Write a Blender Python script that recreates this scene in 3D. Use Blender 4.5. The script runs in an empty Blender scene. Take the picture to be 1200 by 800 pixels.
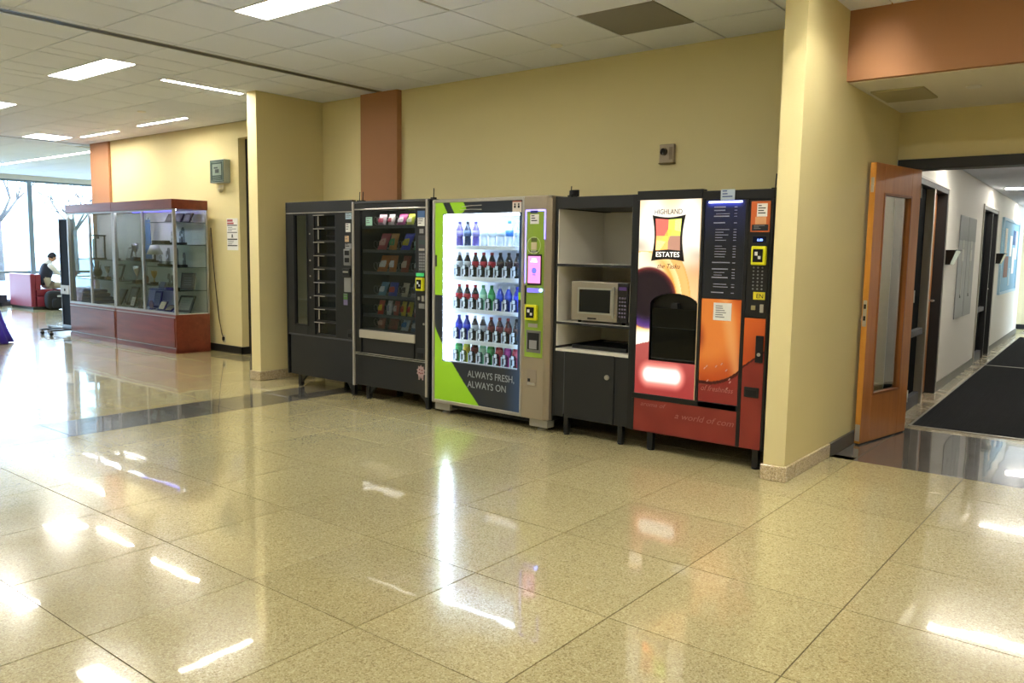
import bpy, math, random
from mathutils import Vector, Matrix, noise
random.seed(7)
S = bpy.context.scene
COL = S.collection
PI = math.pi

# ------------------------------------------------------------------ camera, world, exposure
cam_d = bpy.data.cameras.new('camera'); cam = bpy.data.objects.new('camera', cam_d); COL.objects.link(cam)
cam_d.sensor_width = 36.0; cam_d.lens = 952.5 / 1200 * 36; cam_d.clip_start = 0.05; cam_d.clip_end = 300
def cam_axes(yaw, pitch, roll):
    cy, sy, cp, sp = math.cos(yaw), math.sin(yaw), math.cos(pitch), math.sin(pitch)
    f = Vector((-sy*cp, cy*cp, -sp)); r = Vector((cy, sy, 0)); u = r.cross(f)
    c, s = math.cos(roll), math.sin(roll)
    return c*r + s*u, -s*r + c*u, f
r_, u_, f_ = cam_axes(.6718, .1092, .0149)
M = Matrix(((r_.x, u_.x, -f_.x, 3.02085), (r_.y, u_.y, -f_.y, -5.47876), (r_.z, u_.z, -f_.z, 1.44263), (0, 0, 0, 1)))
cam.matrix_world = M
S.camera = cam
S.view_settings.view_transform = 'Standard'; S.view_settings.look = 'None'
S.view_settings.gamma = 1.0; S.view_settings.use_curve_mapping = False
S.view_settings.exposure = 1.82
W = bpy.data.worlds.new('world'); S.world = W; W.use_nodes = True
wn = W.node_tree.nodes; wl = W.node_tree.links
bg = wn['Background']
tcw = wn.new('ShaderNodeTexCoord'); sep = wn.new('ShaderNodeSeparateXYZ'); rmp = wn.new('ShaderNodeValToRGB')
wl.new(tcw.outputs['Generated'], sep.inputs[0]); wl.new(sep.outputs['Z'], rmp.inputs[0]); wl.new(rmp.outputs[0], bg.inputs['Color'])
rmp.color_ramp.elements[0].color = (.58, .77, 1, 1); rmp.color_ramp.elements[1].color = (.62, .78, 1, 1)
bg.inputs['Strength'].default_value = 6.0
PANEL_E, STRIP_E = 11.5, 36.0
H = 3.11           # ceiling height

# ------------------------------------------------------------------ materials
def lin(c):
    if isinstance(c, str):
        c = [int(c[i:i+2], 16)/255 for i in (0, 2, 4)]
    return tuple((v/12.92 if v <= .04045 else ((v+.055)/1.055)**2.4) for v in c)
MATS = {}
def mat(name, col='808080', rough=.5, metal=0., spec=.5, emit=0., ecol=None, noise_amt=0., noise_scale=8., bump=0., bump_scale=60., coat=0., alpha=1., trans=0., ior=1.45):
    if name in MATS: return MATS[name]
    m = bpy.data.materials.new(name); m.use_nodes = True; MATS[name] = m
    nt = m.node_tree; b = nt.nodes['Principled BSDF']
    c = lin(col)
    b.inputs['Base Color'].default_value = (*c, 1); b.inputs['Roughness'].default_value = rough
    b.inputs['Metallic'].default_value = metal; b.inputs['Specular IOR Level'].default_value = spec
    b.inputs['Coat Weight'].default_value = coat; b.inputs['Coat Roughness'].default_value = .05
    b.inputs['Transmission Weight'].default_value = trans; b.inputs['IOR'].default_value = ior
    if emit:
        b.inputs['Emission Color'].default_value = (*lin(ecol or col), 1); b.inputs['Emission Strength'].default_value = emit
    if noise_amt or bump:
        tc = nt.nodes.new('ShaderNodeTexCoord')
    if noise_amt:
        nz = nt.nodes.new('ShaderNodeTexNoise'); nz.inputs['Scale'].default_value = noise_scale; nz.inputs['Detail'].default_value = 6
        nt.links.new(tc.outputs['Object'], nz.inputs['Vector'])
        mx = nt.nodes.new('ShaderNodeMix'); mx.data_type = 'RGBA'
        mx.inputs[6].default_value = (*[v*(1-noise_amt) for v in c], 1); mx.inputs[7].default_value = (*[min(1, v*(1+noise_amt)) for v in c], 1)
        nt.links.new(nz.outputs['Fac'], mx.inputs[0]); nt.links.new(mx.outputs[2], b.inputs['Base Color'])
    if bump:
        n2 = nt.nodes.new('ShaderNodeTexNoise'); n2.inputs['Scale'].default_value = bump_scale; n2.inputs['Detail'].default_value = 3
        nt.links.new(tc.outputs['Object'], n2.inputs['Vector'])
        bp = nt.nodes.new('ShaderNodeBump'); bp.inputs['Strength'].default_value = bump; bp.inputs['Distance'].default_value = .004
        nt.links.new(n2.outputs['Fac'], bp.inputs['Height']); nt.links.new(bp.outputs[0], b.inputs['Normal'])
    return m
def terrazzo(name, base, dark, light, rough, per_obj=.06):
    if name in MATS: return MATS[name]
    m = mat(name, base, rough, spec=.5); nt = m.node_tree; b = nt.nodes['Principled BSDF']
    b.inputs['Specular IOR Level'].default_value = .32; b.inputs['Coat Weight'].default_value = .75; b.inputs['Coat Roughness'].default_value = .03
    g = nt.nodes.new('ShaderNodeNewGeometry')
    def vor(scale):
        v = nt.nodes.new('ShaderNodeTexVoronoi'); v.inputs['Scale'].default_value = scale
        nt.links.new(g.outputs['Position'], v.inputs['Vector']); return v
    def mix(fac, a, bcol):
        x = nt.nodes.new('ShaderNodeMix'); x.data_type = 'RGBA'
        nt.links.new(fac, x.inputs[0])
        for i, s in ((6, a), (7, bcol)):
            if isinstance(s, tuple): x.inputs[i].default_value = (*s, 1)
            else: nt.links.new(s, x.inputs[i])
        return x.outputs[2]
    def ramp(src, p0, p1, a=0, bb=1):
        r = nt.nodes.new('ShaderNodeMapRange'); nt.links.new(src, r.inputs[0])
        r.inputs[1].default_value = p0; r.inputs[2].default_value = p1; r.inputs[3].default_value = a; r.inputs[4].default_value = bb
        return r.outputs[0]
    v1 = vor(190); v2 = vor(150); v3 = vor(280)
    s1 = nt.nodes.new('ShaderNodeSeparateColor'); nt.links.new(v1.outputs['Color'], s1.inputs[0])
    s2 = nt.nodes.new('ShaderNodeSeparateColor'); nt.links.new(v2.outputs['Color'], s2.inputs[0])
    s3 = nt.nodes.new('ShaderNodeSeparateColor'); nt.links.new(v3.outputs['Color'], s3.inputs[0])
    c = mix(ramp(s1.outputs[0], .76, .82), lin(base), lin(light))
    c = mix(ramp(s2.outputs[1], .80, .86, 0, .65), c, lin(dark))
    c = mix(ramp(s3.outputs[2], .85, .9, 0, .6), c, lin(dark))
    oi = nt.nodes.new('ShaderNodeObjectInfo'); big = nt.nodes.new('ShaderNodeTexNoise'); big.inputs['Scale'].default_value = .9; big.inputs['Detail'].default_value = 3
    nt.links.new(g.outputs['Position'], big.inputs['Vector'])
    hs = nt.nodes.new('ShaderNodeHueSaturation'); nt.links.new(c, hs.inputs['Color'])
    ad = nt.nodes.new('ShaderNodeMath'); ad.operation = 'ADD'
    nt.links.new(ramp(oi.outputs['Random'], 0, 1, 1-per_obj, 1+per_obj), ad.inputs[0]); nt.links.new(ramp(big.outputs[0], .3, .7, -.05, .05), ad.inputs[1])
    nt.links.new(ad.outputs[0], hs.inputs['Value']); nt.links.new(hs.outputs[0], b.inputs['Base Color'])
    rn = nt.nodes.new('ShaderNodeTexNoise'); rn.inputs['Scale'].default_value = 3; rn.inputs['Detail'].default_value = 4
    nt.links.new(g.outputs['Position'], rn.inputs['Vector']); nt.links.new(ramp(rn.outputs[0], .3, .7, rough*.8, rough*1.25), b.inputs['Roughness'])
    wv = nt.nodes.new('ShaderNodeTexNoise'); wv.inputs['Scale'].default_value = 2.2; wv.inputs['Detail'].default_value = 2
    nt.links.new(g.outputs['Position'], wv.inputs['Vector'])
    bp = nt.nodes.new('ShaderNodeBump'); bp.inputs['Strength'].default_value = .12; bp.inputs['Distance'].default_value = .01
    nt.links.new(wv.outputs[0], bp.inputs['Height']); nt.links.new(bp.outputs[0], b.inputs['Normal']); nt.links.new(bp.outputs[0], b.inputs['Coat Normal'])
    return m
def wood(name, a, bcol, rough=.35, axis='Z', scale=6.):
    if name in MATS: return MATS[name]
    m = mat(name, a, rough, coat=.25); nt = m.node_tree; b = nt.nodes['Principled BSDF']
    tc = nt.nodes.new('ShaderNodeTexCoord'); mp = nt.nodes.new('ShaderNodeMapping')
    s = {'X': (.12, 1, 1), 'Y': (1, .12, 1), 'Z': (1, 1, .12)}[axis]
    mp.inputs['Scale'].default_value = [v*scale for v in s]
    nz = nt.nodes.new('ShaderNodeTexNoise'); nz.inputs['Scale'].default_value = 3; nz.inputs['Detail'].default_value = 8; nz.inputs['Distortion'].default_value = .6
    rr = nt.nodes.new('ShaderNodeValToRGB')
    rr.color_ramp.elements[0].color = (*lin(a), 1); rr.color_ramp.elements[1].color = (*lin(bcol), 1)
    rr.color_ramp.elements[0].position = .3; rr.color_ramp.elements[1].position = .7
    nt.links.new(tc.outputs['Object'], mp.inputs[0]); nt.links.new(mp.outputs[0], nz.inputs['Vector'])
    nt.links.new(nz.outputs[0], rr.inputs[0]); nt.links.new(rr.outputs[0], b.inputs['Base Color'])
    return m
def glass(name, tint='ffffff', refl=.5, clear=.92, rough=.0):
    """thin pane: mostly clear, mirror-like by Fresnel"""
    if name in MATS: return MATS[name]
    m = bpy.data.materials.new(name); m.use_nodes = True; MATS[name] = m
    nt = m.node_tree; nt.nodes.remove(nt.nodes['Principled BSDF']); out = nt.nodes['Material Output']
    tr = nt.nodes.new('ShaderNodeBsdfTransparent'); tr.inputs[0].default_value = (*[v*clear for v in lin(tint)], 1)
    gl = nt.nodes.new('ShaderNodeBsdfGlossy'); gl.inputs['Roughness'].default_value = rough
    ge = nt.nodes.new('ShaderNodeNewGeometry'); dt = nt.nodes.new('ShaderNodeVectorMath'); dt.operation = 'DOT_PRODUCT'
    nt.links.new(ge.outputs['Normal'], dt.inputs[0]); nt.links.new(ge.outputs['Incoming'], dt.inputs[1])
    def mth(op, a_, b_=None):
        q = nt.nodes.new('ShaderNodeMath'); q.operation = op
        for i_, w_ in enumerate((a_, b_)):
            if w_ is None: continue
            if isinstance(w_, (int, float)): q.inputs[i_].default_value = w_
            else: nt.links.new(w_, q.inputs[i_])
        return q.outputs[0]
    fo = mth('ADD', mth('MULTIPLY', mth('POWER', mth('SUBTRACT', 1.0, mth('ABSOLUTE', dt.outputs['Value'])), 5.0), .96), .04)
    ml = nt.nodes.new('ShaderNodeMath'); ml.operation = 'MULTIPLY'; ml.inputs[1].default_value = refl*2; ml.use_clamp = True
    mx = nt.nodes.new('ShaderNodeMixShader')
    nt.links.new(fo, ml.inputs[0]); nt.links.new(ml.outputs[0], mx.inputs[0])
    nt.links.new(tr.outputs[0], mx.inputs[1]); nt.links.new(gl.outputs[0], mx.inputs[2]); nt.links.new(mx.outputs[0], out.inputs[0])
    return m
def painted(name, emit=0., rough=.3, glow=None):
    """flat print, colours from the attribute Col; backlit when emit > 0"""
    if name in MATS: return MATS[name]
    m = mat(name, 'ffffff', rough, coat=.3); nt = m.node_tree; b = nt.nodes['Principled BSDF']
    a = nt.nodes.new('ShaderNodeAttribute'); a.attribute_name = 'Col'
    nt.links.new(a.outputs['Color'], b.inputs['Base Color'])
    if emit:
        dk = nt.nodes.new('ShaderNodeMix'); dk.data_type = 'RGBA'; dk.blend_type = 'MULTIPLY'; dk.inputs[0].default_value = 1; dk.inputs[7].default_value = (.45, .45, .45, 1)   # translucent film
        nt.links.new(a.outputs['Color'], dk.inputs[6]); nt.links.new(dk.outputs[2], b.inputs['Base Color'])
        nt.links.new(a.outputs['Color'], b.inputs['Emission Color']); b.inputs['Emission Strength'].default_value = emit
    return m

def wall_paint(name, c='d2c8a4'): return mat(name, c, .62, spec=.3, bump=.12, bump_scale=160, noise_amt=.015, noise_scale=1.5)
YEL = wall_paint('yellow wall paint', 'dfd29e')
ORG = wall_paint('terracotta wall paint', 'ac7c58')
WHT = wall_paint('white wall paint', 'd8d5cc')
CEIL = mat('ceiling tile', 'e6ebf8', .9, spec=.1, bump=.35, bump_scale=240, noise_amt=.03, noise_scale=90)
CGRID = mat('ceiling grid', 'a8a498', .6)
TER = terrazzo('beige terrazzo', 'b4a87c', '8c7e56', 'c6bc93', .17)
TERB = terrazzo('beige terrazzo base', 'bfae8c', '7c6a50', 'd8cab0', .3)
TERD = terrazzo('charcoal terrazzo', '57544f', '35332f', '7d7a74', .2)
GROUT = mat('floor joint', '6a6240', .5)
BLACK = mat('black enamel', '161719', .38, bump=.1, bump_scale=300)
BLACK2 = mat('satin black panel', '1f2022', .45, bump=.15, bump_scale=260)
VOID = mat('dark interior', '0b0b0c', .7)
SILVER = mat('brushed silver', 'b9b9b6', .3, metal=.85)
SATIN = mat('satin aluminium', 'b4afa6', .38, metal=.6)
CHAMP = mat('champagne metal', 'a89c8a', .36, metal=.55)
WHITE = mat('white plastic', 'e6e6e2', .4)
PAPER = mat('white paper', 'e8e8e2', .8)
INK = mat('black ink', '17171a', .7)
GRAYINK = mat('grey ink', '77777a', .7)
WINK = mat('white ink', 'd8d8d8', .6)

# ------------------------------------------------------------------ mesh helpers
class MB:
    def __init__(s, xf=None): s.v = []; s.f = []; s.c = None; s.xf = xf; s.smooth = []
    def add(s, vs, fs, smooth=False):
        n = len(s.v); s.v += [tuple(v) for v in vs]; s.f += [tuple(i+n for i in f) for f in fs]; s.smooth += [smooth]*len(fs); return s
    def box(s, x0, x1, y0, y1, z0, z1):
        x0, x1 = sorted((x0, x1)); y0, y1 = sorted((y0, y1)); z0, z1 = sorted((z0, z1))
        return s.add([(x0,y0,z0),(x1,y0,z0),(x1,y1,z0),(x0,y1,z0),(x0,y0,z1),(x1,y0,z1),(x1,y1,z1),(x0,y1,z1)],
                     [(0,3,2,1),(4,5,6,7),(0,1,5,4),(1,2,6,5),(2,3,7,6),(3,0,4,7)])
    def prism(s, pts, y0, y1):
        """pts (x, z) counter-clockwise seen from the front (-Y)"""
        n = len(pts); vs = [(x, y0, z) for x, z in pts] + [(x, y1, z) for x, z in pts]
        return s.add(vs, [tuple(range(n)), tuple(range(2*n-1, n-1, -1))] + [(i, i+n, (i+1) % n + n, (i+1) % n) for i in range(n)])
    def prism_z(s, pts, z0, z1):
        n = len(pts); vs = [(x, y, z0) for x, y in pts] + [(x, y, z1) for x, y in pts]
        return s.add(vs, [tuple(range(n-1, -1, -1)), tuple(range(n, 2*n))] + [(i, (i+1) % n, (i+1) % n + n, i+n) for i in range(n)])
    def prism_x(s, pts, x0, x1):
        n = len(pts); vs = [(x0, y, z) for y, z in pts] + [(x1, y, z) for y, z in pts]
        return s.add(vs, [tuple(range(n-1, -1, -1)), tuple(range(n, 2*n))] + [(i, (i+1) % n, (i+1) % n + n, i+n) for i in range(n)])
    def lathe(s, prof, c=(0, 0, 0), n=16, axis='z'):
        vs = []; 
        for (r, h) in prof:
            for k in range(n):
                a = 2*PI*k/n; p = (r*math.cos(a), r*math.sin(a), h)
                if axis == 'y': p = (p[0], h, p[1])
                if axis == 'x': p = (h, p[0], p[1])
                vs.append((c[0]+p[0], c[1]+p[1], c[2]+p[2]))
        fs = []
        for i in range(len(prof)-1):
            for k in range(n):
                a, b = i*n+k, i*n+(k+1) % n
                fs.append((a, b, b+n, a+n) if axis != 'y' else (a, a+n, b+n, b))
        s.add(vs, fs, True)
        m = len(s.v)-len(vs); e = m+(len(prof)-1)*n
        s.f += [tuple(m+k for k in range(n-1, -1, -1)), tuple(e+k for k in range(n))]; s.smooth += [False]*2
        return s
    def cyl(s, c, r, h, axis='z', n=16, r2=None): return s.lathe([(r, 0), (r if r2 is None else r2, h)], c, n, axis)
    def tube(s, pts, r, n=8):
        pts = [Vector(p) for p in pts]; vs = []; 
        rr = r if hasattr(r, '__len__') else [r]*len(pts)
        up = Vector((0, 0, 1))
        for i, p in enumerate(pts):
            d = (pts[min(i+1, len(pts)-1)] - pts[max(i-1, 0)]).normalized()
            a = d.cross(up) if abs(d.dot(up)) < .95 else d.cross(Vector((0, 1, 0)))
            a.normalize(); b = d.cross(a)
            for k in range(n):
                t = 2*PI*k/n; vs.append(p + (a*math.cos(t)+b*math.sin(t))*rr[i])
        fs = [(i*n+k, i*n+(k+1) % n, (i+1)*n+(k+1) % n, (i+1)*n+k) for i in range(len(pts)-1) for k in range(n)]
        m = len(s.v); s.add(vs, fs, True)
        s.f += [tuple(m+k for k in range(n-1, -1, -1)), tuple(m+(len(pts)-1)*n+k for k in range(n))]; s.smooth += [False]*2
        return s
    def sphere(s, c, r, n=12, sc=(1, 1, 1)):
        m = max(6, n//2+2); prof = [(math.sin(PI*i/m)*1.0, -math.cos(PI*i/m)) for i in range(m+1)]
        prof[0] = (.02, -1); prof[-1] = (.02, 1)
        vs0 = len(s.v); s.lathe(prof, (0, 0, 0), n)
        for i in range(vs0, len(s.v)):
            v = s.v[i]; s.v[i] = (c[0]+v[0]*r*sc[0], c[1]+v[1]*r*sc[1], c[2]+v[2]*r*sc[2])
        return s
    def frame(s, x0, x1, z0, z1, w, y0, y1):
        """rectangular ring in XZ"""
        s.box(x0, x0+w, y0, y1, z0, z1); s.box(x1-w, x1, y0, y1, z0, z1)
        s.box(x0+w, x1-w, y0, y1, z0, z0+w); return s.box(x0+w, x1-w, y0, y1, z1-w, z1)
OFF = {}
def obj(name, mb, m, parent=None, bevel=0., xf=None, label=None):
    off = OFF.get(parent.name, Vector((0, 0, 0))) if parent else Vector((0, 0, 0))
    xf = xf or mb.xf
    vs = [(xf @ Vector(v) if xf else Vector(v)) - off for v in mb.v]
    me = bpy.data.meshes.new(name); me.from_pydata([tuple(v) for v in vs], [], mb.f)
    me.polygons.foreach_set('use_smooth', mb.smooth)
    if mb.c:
        at = me.color_attributes.new('Col', 'FLOAT_COLOR', 'POINT')
        flat = []
        for c in mb.c: flat += [*c, 1.0]
        at.data.foreach_set('color', flat)
    me.materials.append(m); me.update()
    o = bpy.data.objects.new(name, me); COL.objects.link(o)
    if parent: o.parent = parent; OFF[o.name] = off
    else: OFF[o.name] = Vector((0, 0, 0))
    if bevel:
        bv = o.modifiers.new('bevel', 'BEVEL'); bv.width = bevel; bv.segments = 2; bv.limit_method = 'ANGLE'; bv.angle_limit = .7
    if label: o['label'] = label
    return o
def B(*a): return MB().box(*a)
def bx(name, dims, m, parent=None, bevel=0., xf=None, label=None): return obj(name, B(*dims), m, parent, bevel, xf, label)
def thing(name, label, cat, loc=(0, 0, 0), group=None):
    o = bpy.data.objects.new(name, None); COL.objects.link(o); o.location = loc; o.empty_display_size = .1
    o['label'] = label; o['category'] = cat
    if group: o['group'] = group
    OFF[o.name] = Vector(loc); return o
def tag(o, label, cat, group=None):
    o['label'] = label; o['category'] = cat
    if group: o['group'] = group
    return o
def struct(name, mb, m, parent=None, bevel=0.):
    o = obj(name, mb, m, parent, bevel)
    if not parent: o['kind'] = 'structure'
    return o
def recentre(o):
    """origin of a single-mesh thing at the middle of its base"""
    me = o.data; xs = [v.co for v in me.vertices]
    c = Vector(((min(v.x for v in xs)+max(v.x for v in xs))/2, (min(v.y for v in xs)+max(v.y for v in xs))/2, min(v.z for v in xs)))
    for v in me.vertices: v.co -= c
    o.location = c; return o
def dup(root, loc, label=None, group=None, rot=None):
    r = root.copy(); COL.objects.link(r); r.location = loc
    if rot is not None: r.rotation_euler = rot
    if label: r['label'] = label
    if group: r['group'] = group
    for ch in list(root.children):
        c = ch.copy(); COL.objects.link(c); c.parent = r
        for g in ch.children:
            d = g.copy(); COL.objects.link(d); d.parent = c
    return r
def text(name, body, size, loc, m, parent=None, align='LEFT', rot=(PI/2, 0, 0), ext=.0006, xscale=1., shear=0.):
    cu = bpy.data.curves.new(name, 'FONT'); cu.body = body; cu.size = size; cu.align_x = align; cu.extrude = ext; cu.shear = shear
    cu.resolution_u = 3
    tmp = bpy.data.objects.new('tmp', cu); COL.objects.link(tmp)
    dg = bpy.context.evaluated_depsgraph_get(); me = bpy.data.meshes.new_from_object(tmp.evaluated_get(dg))
    bpy.data.objects.remove(tmp); bpy.data.curves.remove(cu)
    mt = Matrix.Translation(Vector(loc)) @ Matrix.Rotation(rot[2], 4, 'Z') @ Matrix.Rotation(rot[0], 4, 'X') @ Matrix.Diagonal((xscale, 1, 1, 1))
    off = OFF.get(parent.name, Vector()) if parent else Vector()
    me.transform(Matrix.Translation(-off) @ mt); me.materials.clear(); me.materials.append(m)
    o = bpy.data.objects.new(name, me); COL.objects.link(o)
    if parent: o.parent = parent; OFF[o.name] = off
    return o
def print_panel(name, x0, x1, z0, z1, y, fn, m, parent, step=.006, hole=None, thick=.004):
    """flat print on a thin board; fn(x, z) gives an sRGB colour"""
    nx = max(2, int((x1-x0)/step)); nz = max(2, int((z1-z0)/step)); mb = MB(); mb.c = []
    vs = []
    for j in range(nz+1):
        for i in range(nx+1):
            x = x0+(x1-x0)*i/nx; z = z0+(z1-z0)*j/nz; vs.append((x, y, z)); mb.c.append(lin(fn(x, z)))
    fs = []
    for j in range(nz):
        for i in range(nx):
            cx = x0+(x1-x0)*(i+.5)/nx; cz = z0+(z1-z0)*(j+.5)/nz
            if hole and hole(cx, cz): continue
            a = j*(nx+1)+i; fs.append((a, a+1, a+nx+2, a+nx+1))
    mb.add(vs, fs)
    return obj(name, mb, m, parent)
def mixc(a, b, t): t = max(0, min(1, t)); return tuple(a[i]+(b[i]-a[i])*t for i in range(3))
def hx(s): return tuple(int(s[i:i+2], 16)/255 for i in (0, 2, 4))
def sm(a, b, x): t = max(0, min(1, (x-a)/(b-a))); return t*t*(3-2*t)

# ------------------------------------------------------------------ FLOOR
floor = struct('floor', B(-19.2, 7, -9.5, 15, -.10, -.004), GROUT)
T = .70
def tile_mesh(name, sx, sy, m, th=.02, g=.0025):
    mb = MB(); e = .0004
    x1, y1 = sx-g, sy-g
    mb.add([(g,g,-th),(x1,g,-th),(x1,y1,-th),(g,y1,-th),(g,g,-e),(x1,g,-e),(x1,y1,-e),(g,y1,-e),(g+e,g+e,0),(x1-e,g+e,0),(x1-e,y1-e,0),(g+e,y1-e,0)],
           [(0,1,5,4),(1,2,6,5),(2,3,7,6),(3,0,4,7),(4,5,9,8),(5,6,10,9),(6,7,11,10),(7,4,8,11),(8,9,10,11)])
    me = bpy.data.meshes.new(name); me.from_pydata(mb.v, [], mb.f); me.materials.append(m); return me
TM = {}
far = {}
def put_tile(x0, y0, x1, y1, m, near):
    if x1-x0 < .03 or y1-y0 < .03: return
    if near:
        k = (round(x1-x0, 3), round(y1-y0, 3), m.name)
        if k not in TM: TM[k] = tile_mesh('floor_tile', x1-x0, y1-y0, m)
        o = bpy.data.objects.new('floor_tile', TM[k]); COL.objects.link(o); o.parent = floor; o.location = (x0, y0, 0)
    else:
        g = .0025; far.setdefault(m.name, (MB(), m))[0].box(x0+g, x1-g, y0+g, y1-g, -.02, 0)
def cells(a, b, off, p):
    out = []; k = math.floor((a-off)/p+1e-6); x = a
    while x < b-1e-6:
        nx = min(b, off+(k+1)*p)
        if nx > x+1e-6: out.append((x, nx))
        x = nx; k += 1
    return out
BX0, BX1 = -3.98, -3.37
def seen(x, y):
    v = Vector((x, y, 0))-Vector((3.02, -5.48, 1.44)); d = v.dot(f_)
    if d < .5: return False
    px = 600+952.5*v.dot(r_)/d; py = 400-952.5*v.dot(u_)/d
    return -60 < px < 1260 and py < 870
for x0, x1 in cells(BX1, 7, 0, T):
    for y0, y1 in cells(-9.5, .5 if x0 > 1.2 else .6, 0, T):
        if x0 < 1.23 < x1 and y1 > .01:      # beside the pier the row ends on the side wall line
            pass
        put_tile(x0, y0, x1, y1, TER, seen((x0+x1)/2, (y0+y1)/2) and x0 < 4)
for y0, y1 in cells(-9.5, .6, 0, T):
    put_tile(BX0, y0, BX1, y1, TERD, seen(-3.7, (y0+y1)/2))
for x0, x1 in cells(-11.02, BX0, -3.98, T):
    for y0, y1 in cells(-9.5, 1.0, .1, T):
        put_tile(x0, y0, x1, y1, TER, seen((x0+x1)/2, (y0+y1)/2))
for y0, y1 in cells(-9.5, 6.0, .1, T): put_tile(-11.62, y0, -11.02, y1, TERD, seen(-11.3, (y0+y1)/2) and y0 > -2.5)
for x0, x1 in cells(-19.1, -11.62, -11.62, T):
    for y0, y1 in cells(-9.5, 12, .1, T): put_tile(x0, y0, x1, y1, TER, False)
for x0, x1 in cells(1.2, 7, 0, 1.4): put_tile(x0, .5, x1, 1.96, TERD, x0 < 4)
fb = B(.9, 7, 1.96, 14.6, -.02, 0)
far.setdefault('c', (fb, terrazzo('corridor terrazzo', 'b3a68a', '877c64', 'c8bea4', .25)))
for k, (mb, m) in far.items():
    o = obj('floor_tiles_beyond', mb, m, floor); o['kind'] = 'stuff'

# ------------------------------------------------------------------ CEILING
ceiling = struct('ceiling', B(-19.2, 7, -9.5, 12, H+.24, H+.34), VOID)
gm = MB()
for a_ in [(-19.1, 1.40, -9.4, 11.9), (1.52, 6.98, -9.4, 1.9), (1.40, 1.52, -9.4, -1.45), (1.40, 1.52, -.15, 1.9)]: gm.box(*a_, H+.006, H+.012)
struct('ceiling_grid', gm, CGRID, ceiling)
PC = .62
LIGHTS = []     # (x0, x1, y0, y1)
for cx, cy in [(-1.63, -1.93), (-5.1, -1.77), (-8.4, -1.55), (1.9, -2.1), (-1.63, -5.5), (-5.1, -5.4), (-8.4, -5.3), (1.9, -5.7), (5.2, -2.1), (5.2, -5.7), (-14.5, -2.2)]:
    LIGHTS.append((cx-.62, cx+.62, cy-.145, cy+.145, 'p'))
STR = [(-4.98, -4.90, -1.15, -.24), (-8.24, -6.98, .25, .31), (-10.15, -8.97, .33, .39), (-17.0, -11.6, 1.28, 1.40), (1.40, 1.52, -1.45, -.15), (-10.92, -10.3, -.2, .30)]
for s in STR: LIGHTS.append((*s, 's'))
LIGHTS[-1] = (*STR[-1], 'q'); LIGHTS[-3] = (*STR[-3], 'q'); LIGHTS[-2] = (*STR[-2], 'd')      # d: set deep in a trough
SLOTS = [(-3.66, -3.55), (-11.16, -11.06)]
DUCT = [(-.37, .25, -.55, .07), (-4.3, -3.68, -.55, .07), (-6.16, -5.54, -.55, .07)]
nt_ = 0
cfar = MB(); CT = {}
GT = mat('grey return tile', '8f8c85', .8, bump=.6, bump_scale=500)
def cut(rects, h):
    out = []
    for (a, b, c, d) in rects:
        x0, x1, y0, y1 = h
        if x1 <= a or x0 >= b or y1 <= c or y0 >= d: out.append((a, b, c, d)); continue
        if a < x0: out.append((a, x0, c, d))
        if x1 < b: out.append((x1, b, c, d))
        A, Bq = max(a, x0), min(b, x1)
        if c < y0: out.append((A, Bq, c, y0))
        if y1 < d: out.append((A, Bq, y1, d))
    return out
def cseen(x, y):
    v = Vector((x, y, H))-Vector((3.02, -5.48, 1.44)); d = v.dot(f_)
    if d < .5: return False
    px = 600+952.5*v.dot(r_)/d; py = 400-952.5*v.dot(u_)/d
    return -50 < px < 1250 and py > -40
tile_no = 0
for x0, x1 in cells(-19.1, 6.95, -.37, PC):
    for y0, y1 in cells(-9.4, 12 if x1 < -11 else (.83 if x1 < -4.6 else .66), .07, PC):
        rects = [(x0, x1, y0, y1)]
        for L in LIGHTS: rects = cut(rects, L[:4])
        for a, b in SLOTS: rects = cut(rects, (a, b, -9.4, 12))
        duct = any(abs(x0-dd[0]) < .05 and abs(y0-dd[2]) < .05 for dd in DUCT)
        cx, cy = (x0+x1)/2, (y0+y1)/2
        near = cseen(cx, cy) and cx > -12.5
        for (a, b, c, d) in rects:
            if b-a < .02 or d-c < .02: continue
            g = .006 if near else .004
            if near and tile_no < 290:
                k = (round(b-a, 3), round(d-c, 3), duct)
                if k not in CT:
                    mb = B(g, b-a-g, g, d-c-g, 0, .014); me = bpy.data.meshes.new('ceiling_tile'); me.from_pydata(mb.v, [], mb.f)
                    me.materials.append(GT if duct else CEIL); CT[k] = me
                o = bpy.data.objects.new('return_air_tile' if duct else 'ceiling_tile', CT[k]); COL.objects.link(o); o.parent = ceiling; o.location = (a, c, H-.004); tile_no += 1
                if duct: o['label'] = 'grey perforated return air tile'
            else: cfar.box(a+g, b-g, c+g, d-g, H-.004, H+.01)
o = obj('ceiling_tiles_beyond', cfar, CEIL, ceiling); o['kind'] = 'stuff'
for a, b in SLOTS:
    mb = MB(); mb.box(a, a+.006, -9.4, 6, H-.006, H+.03); mb.box(b-.006, b, -9.4, 6, H-.006, H+.03)
    struct('slot_trim', mb, SILVER, ceiling)
    struct('slot_diffuser', B(a+.006, b-.006, -9.4, 6, H+.0, H+.02), mat('slot dark', '3c3a36', .5), ceiling)

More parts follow.
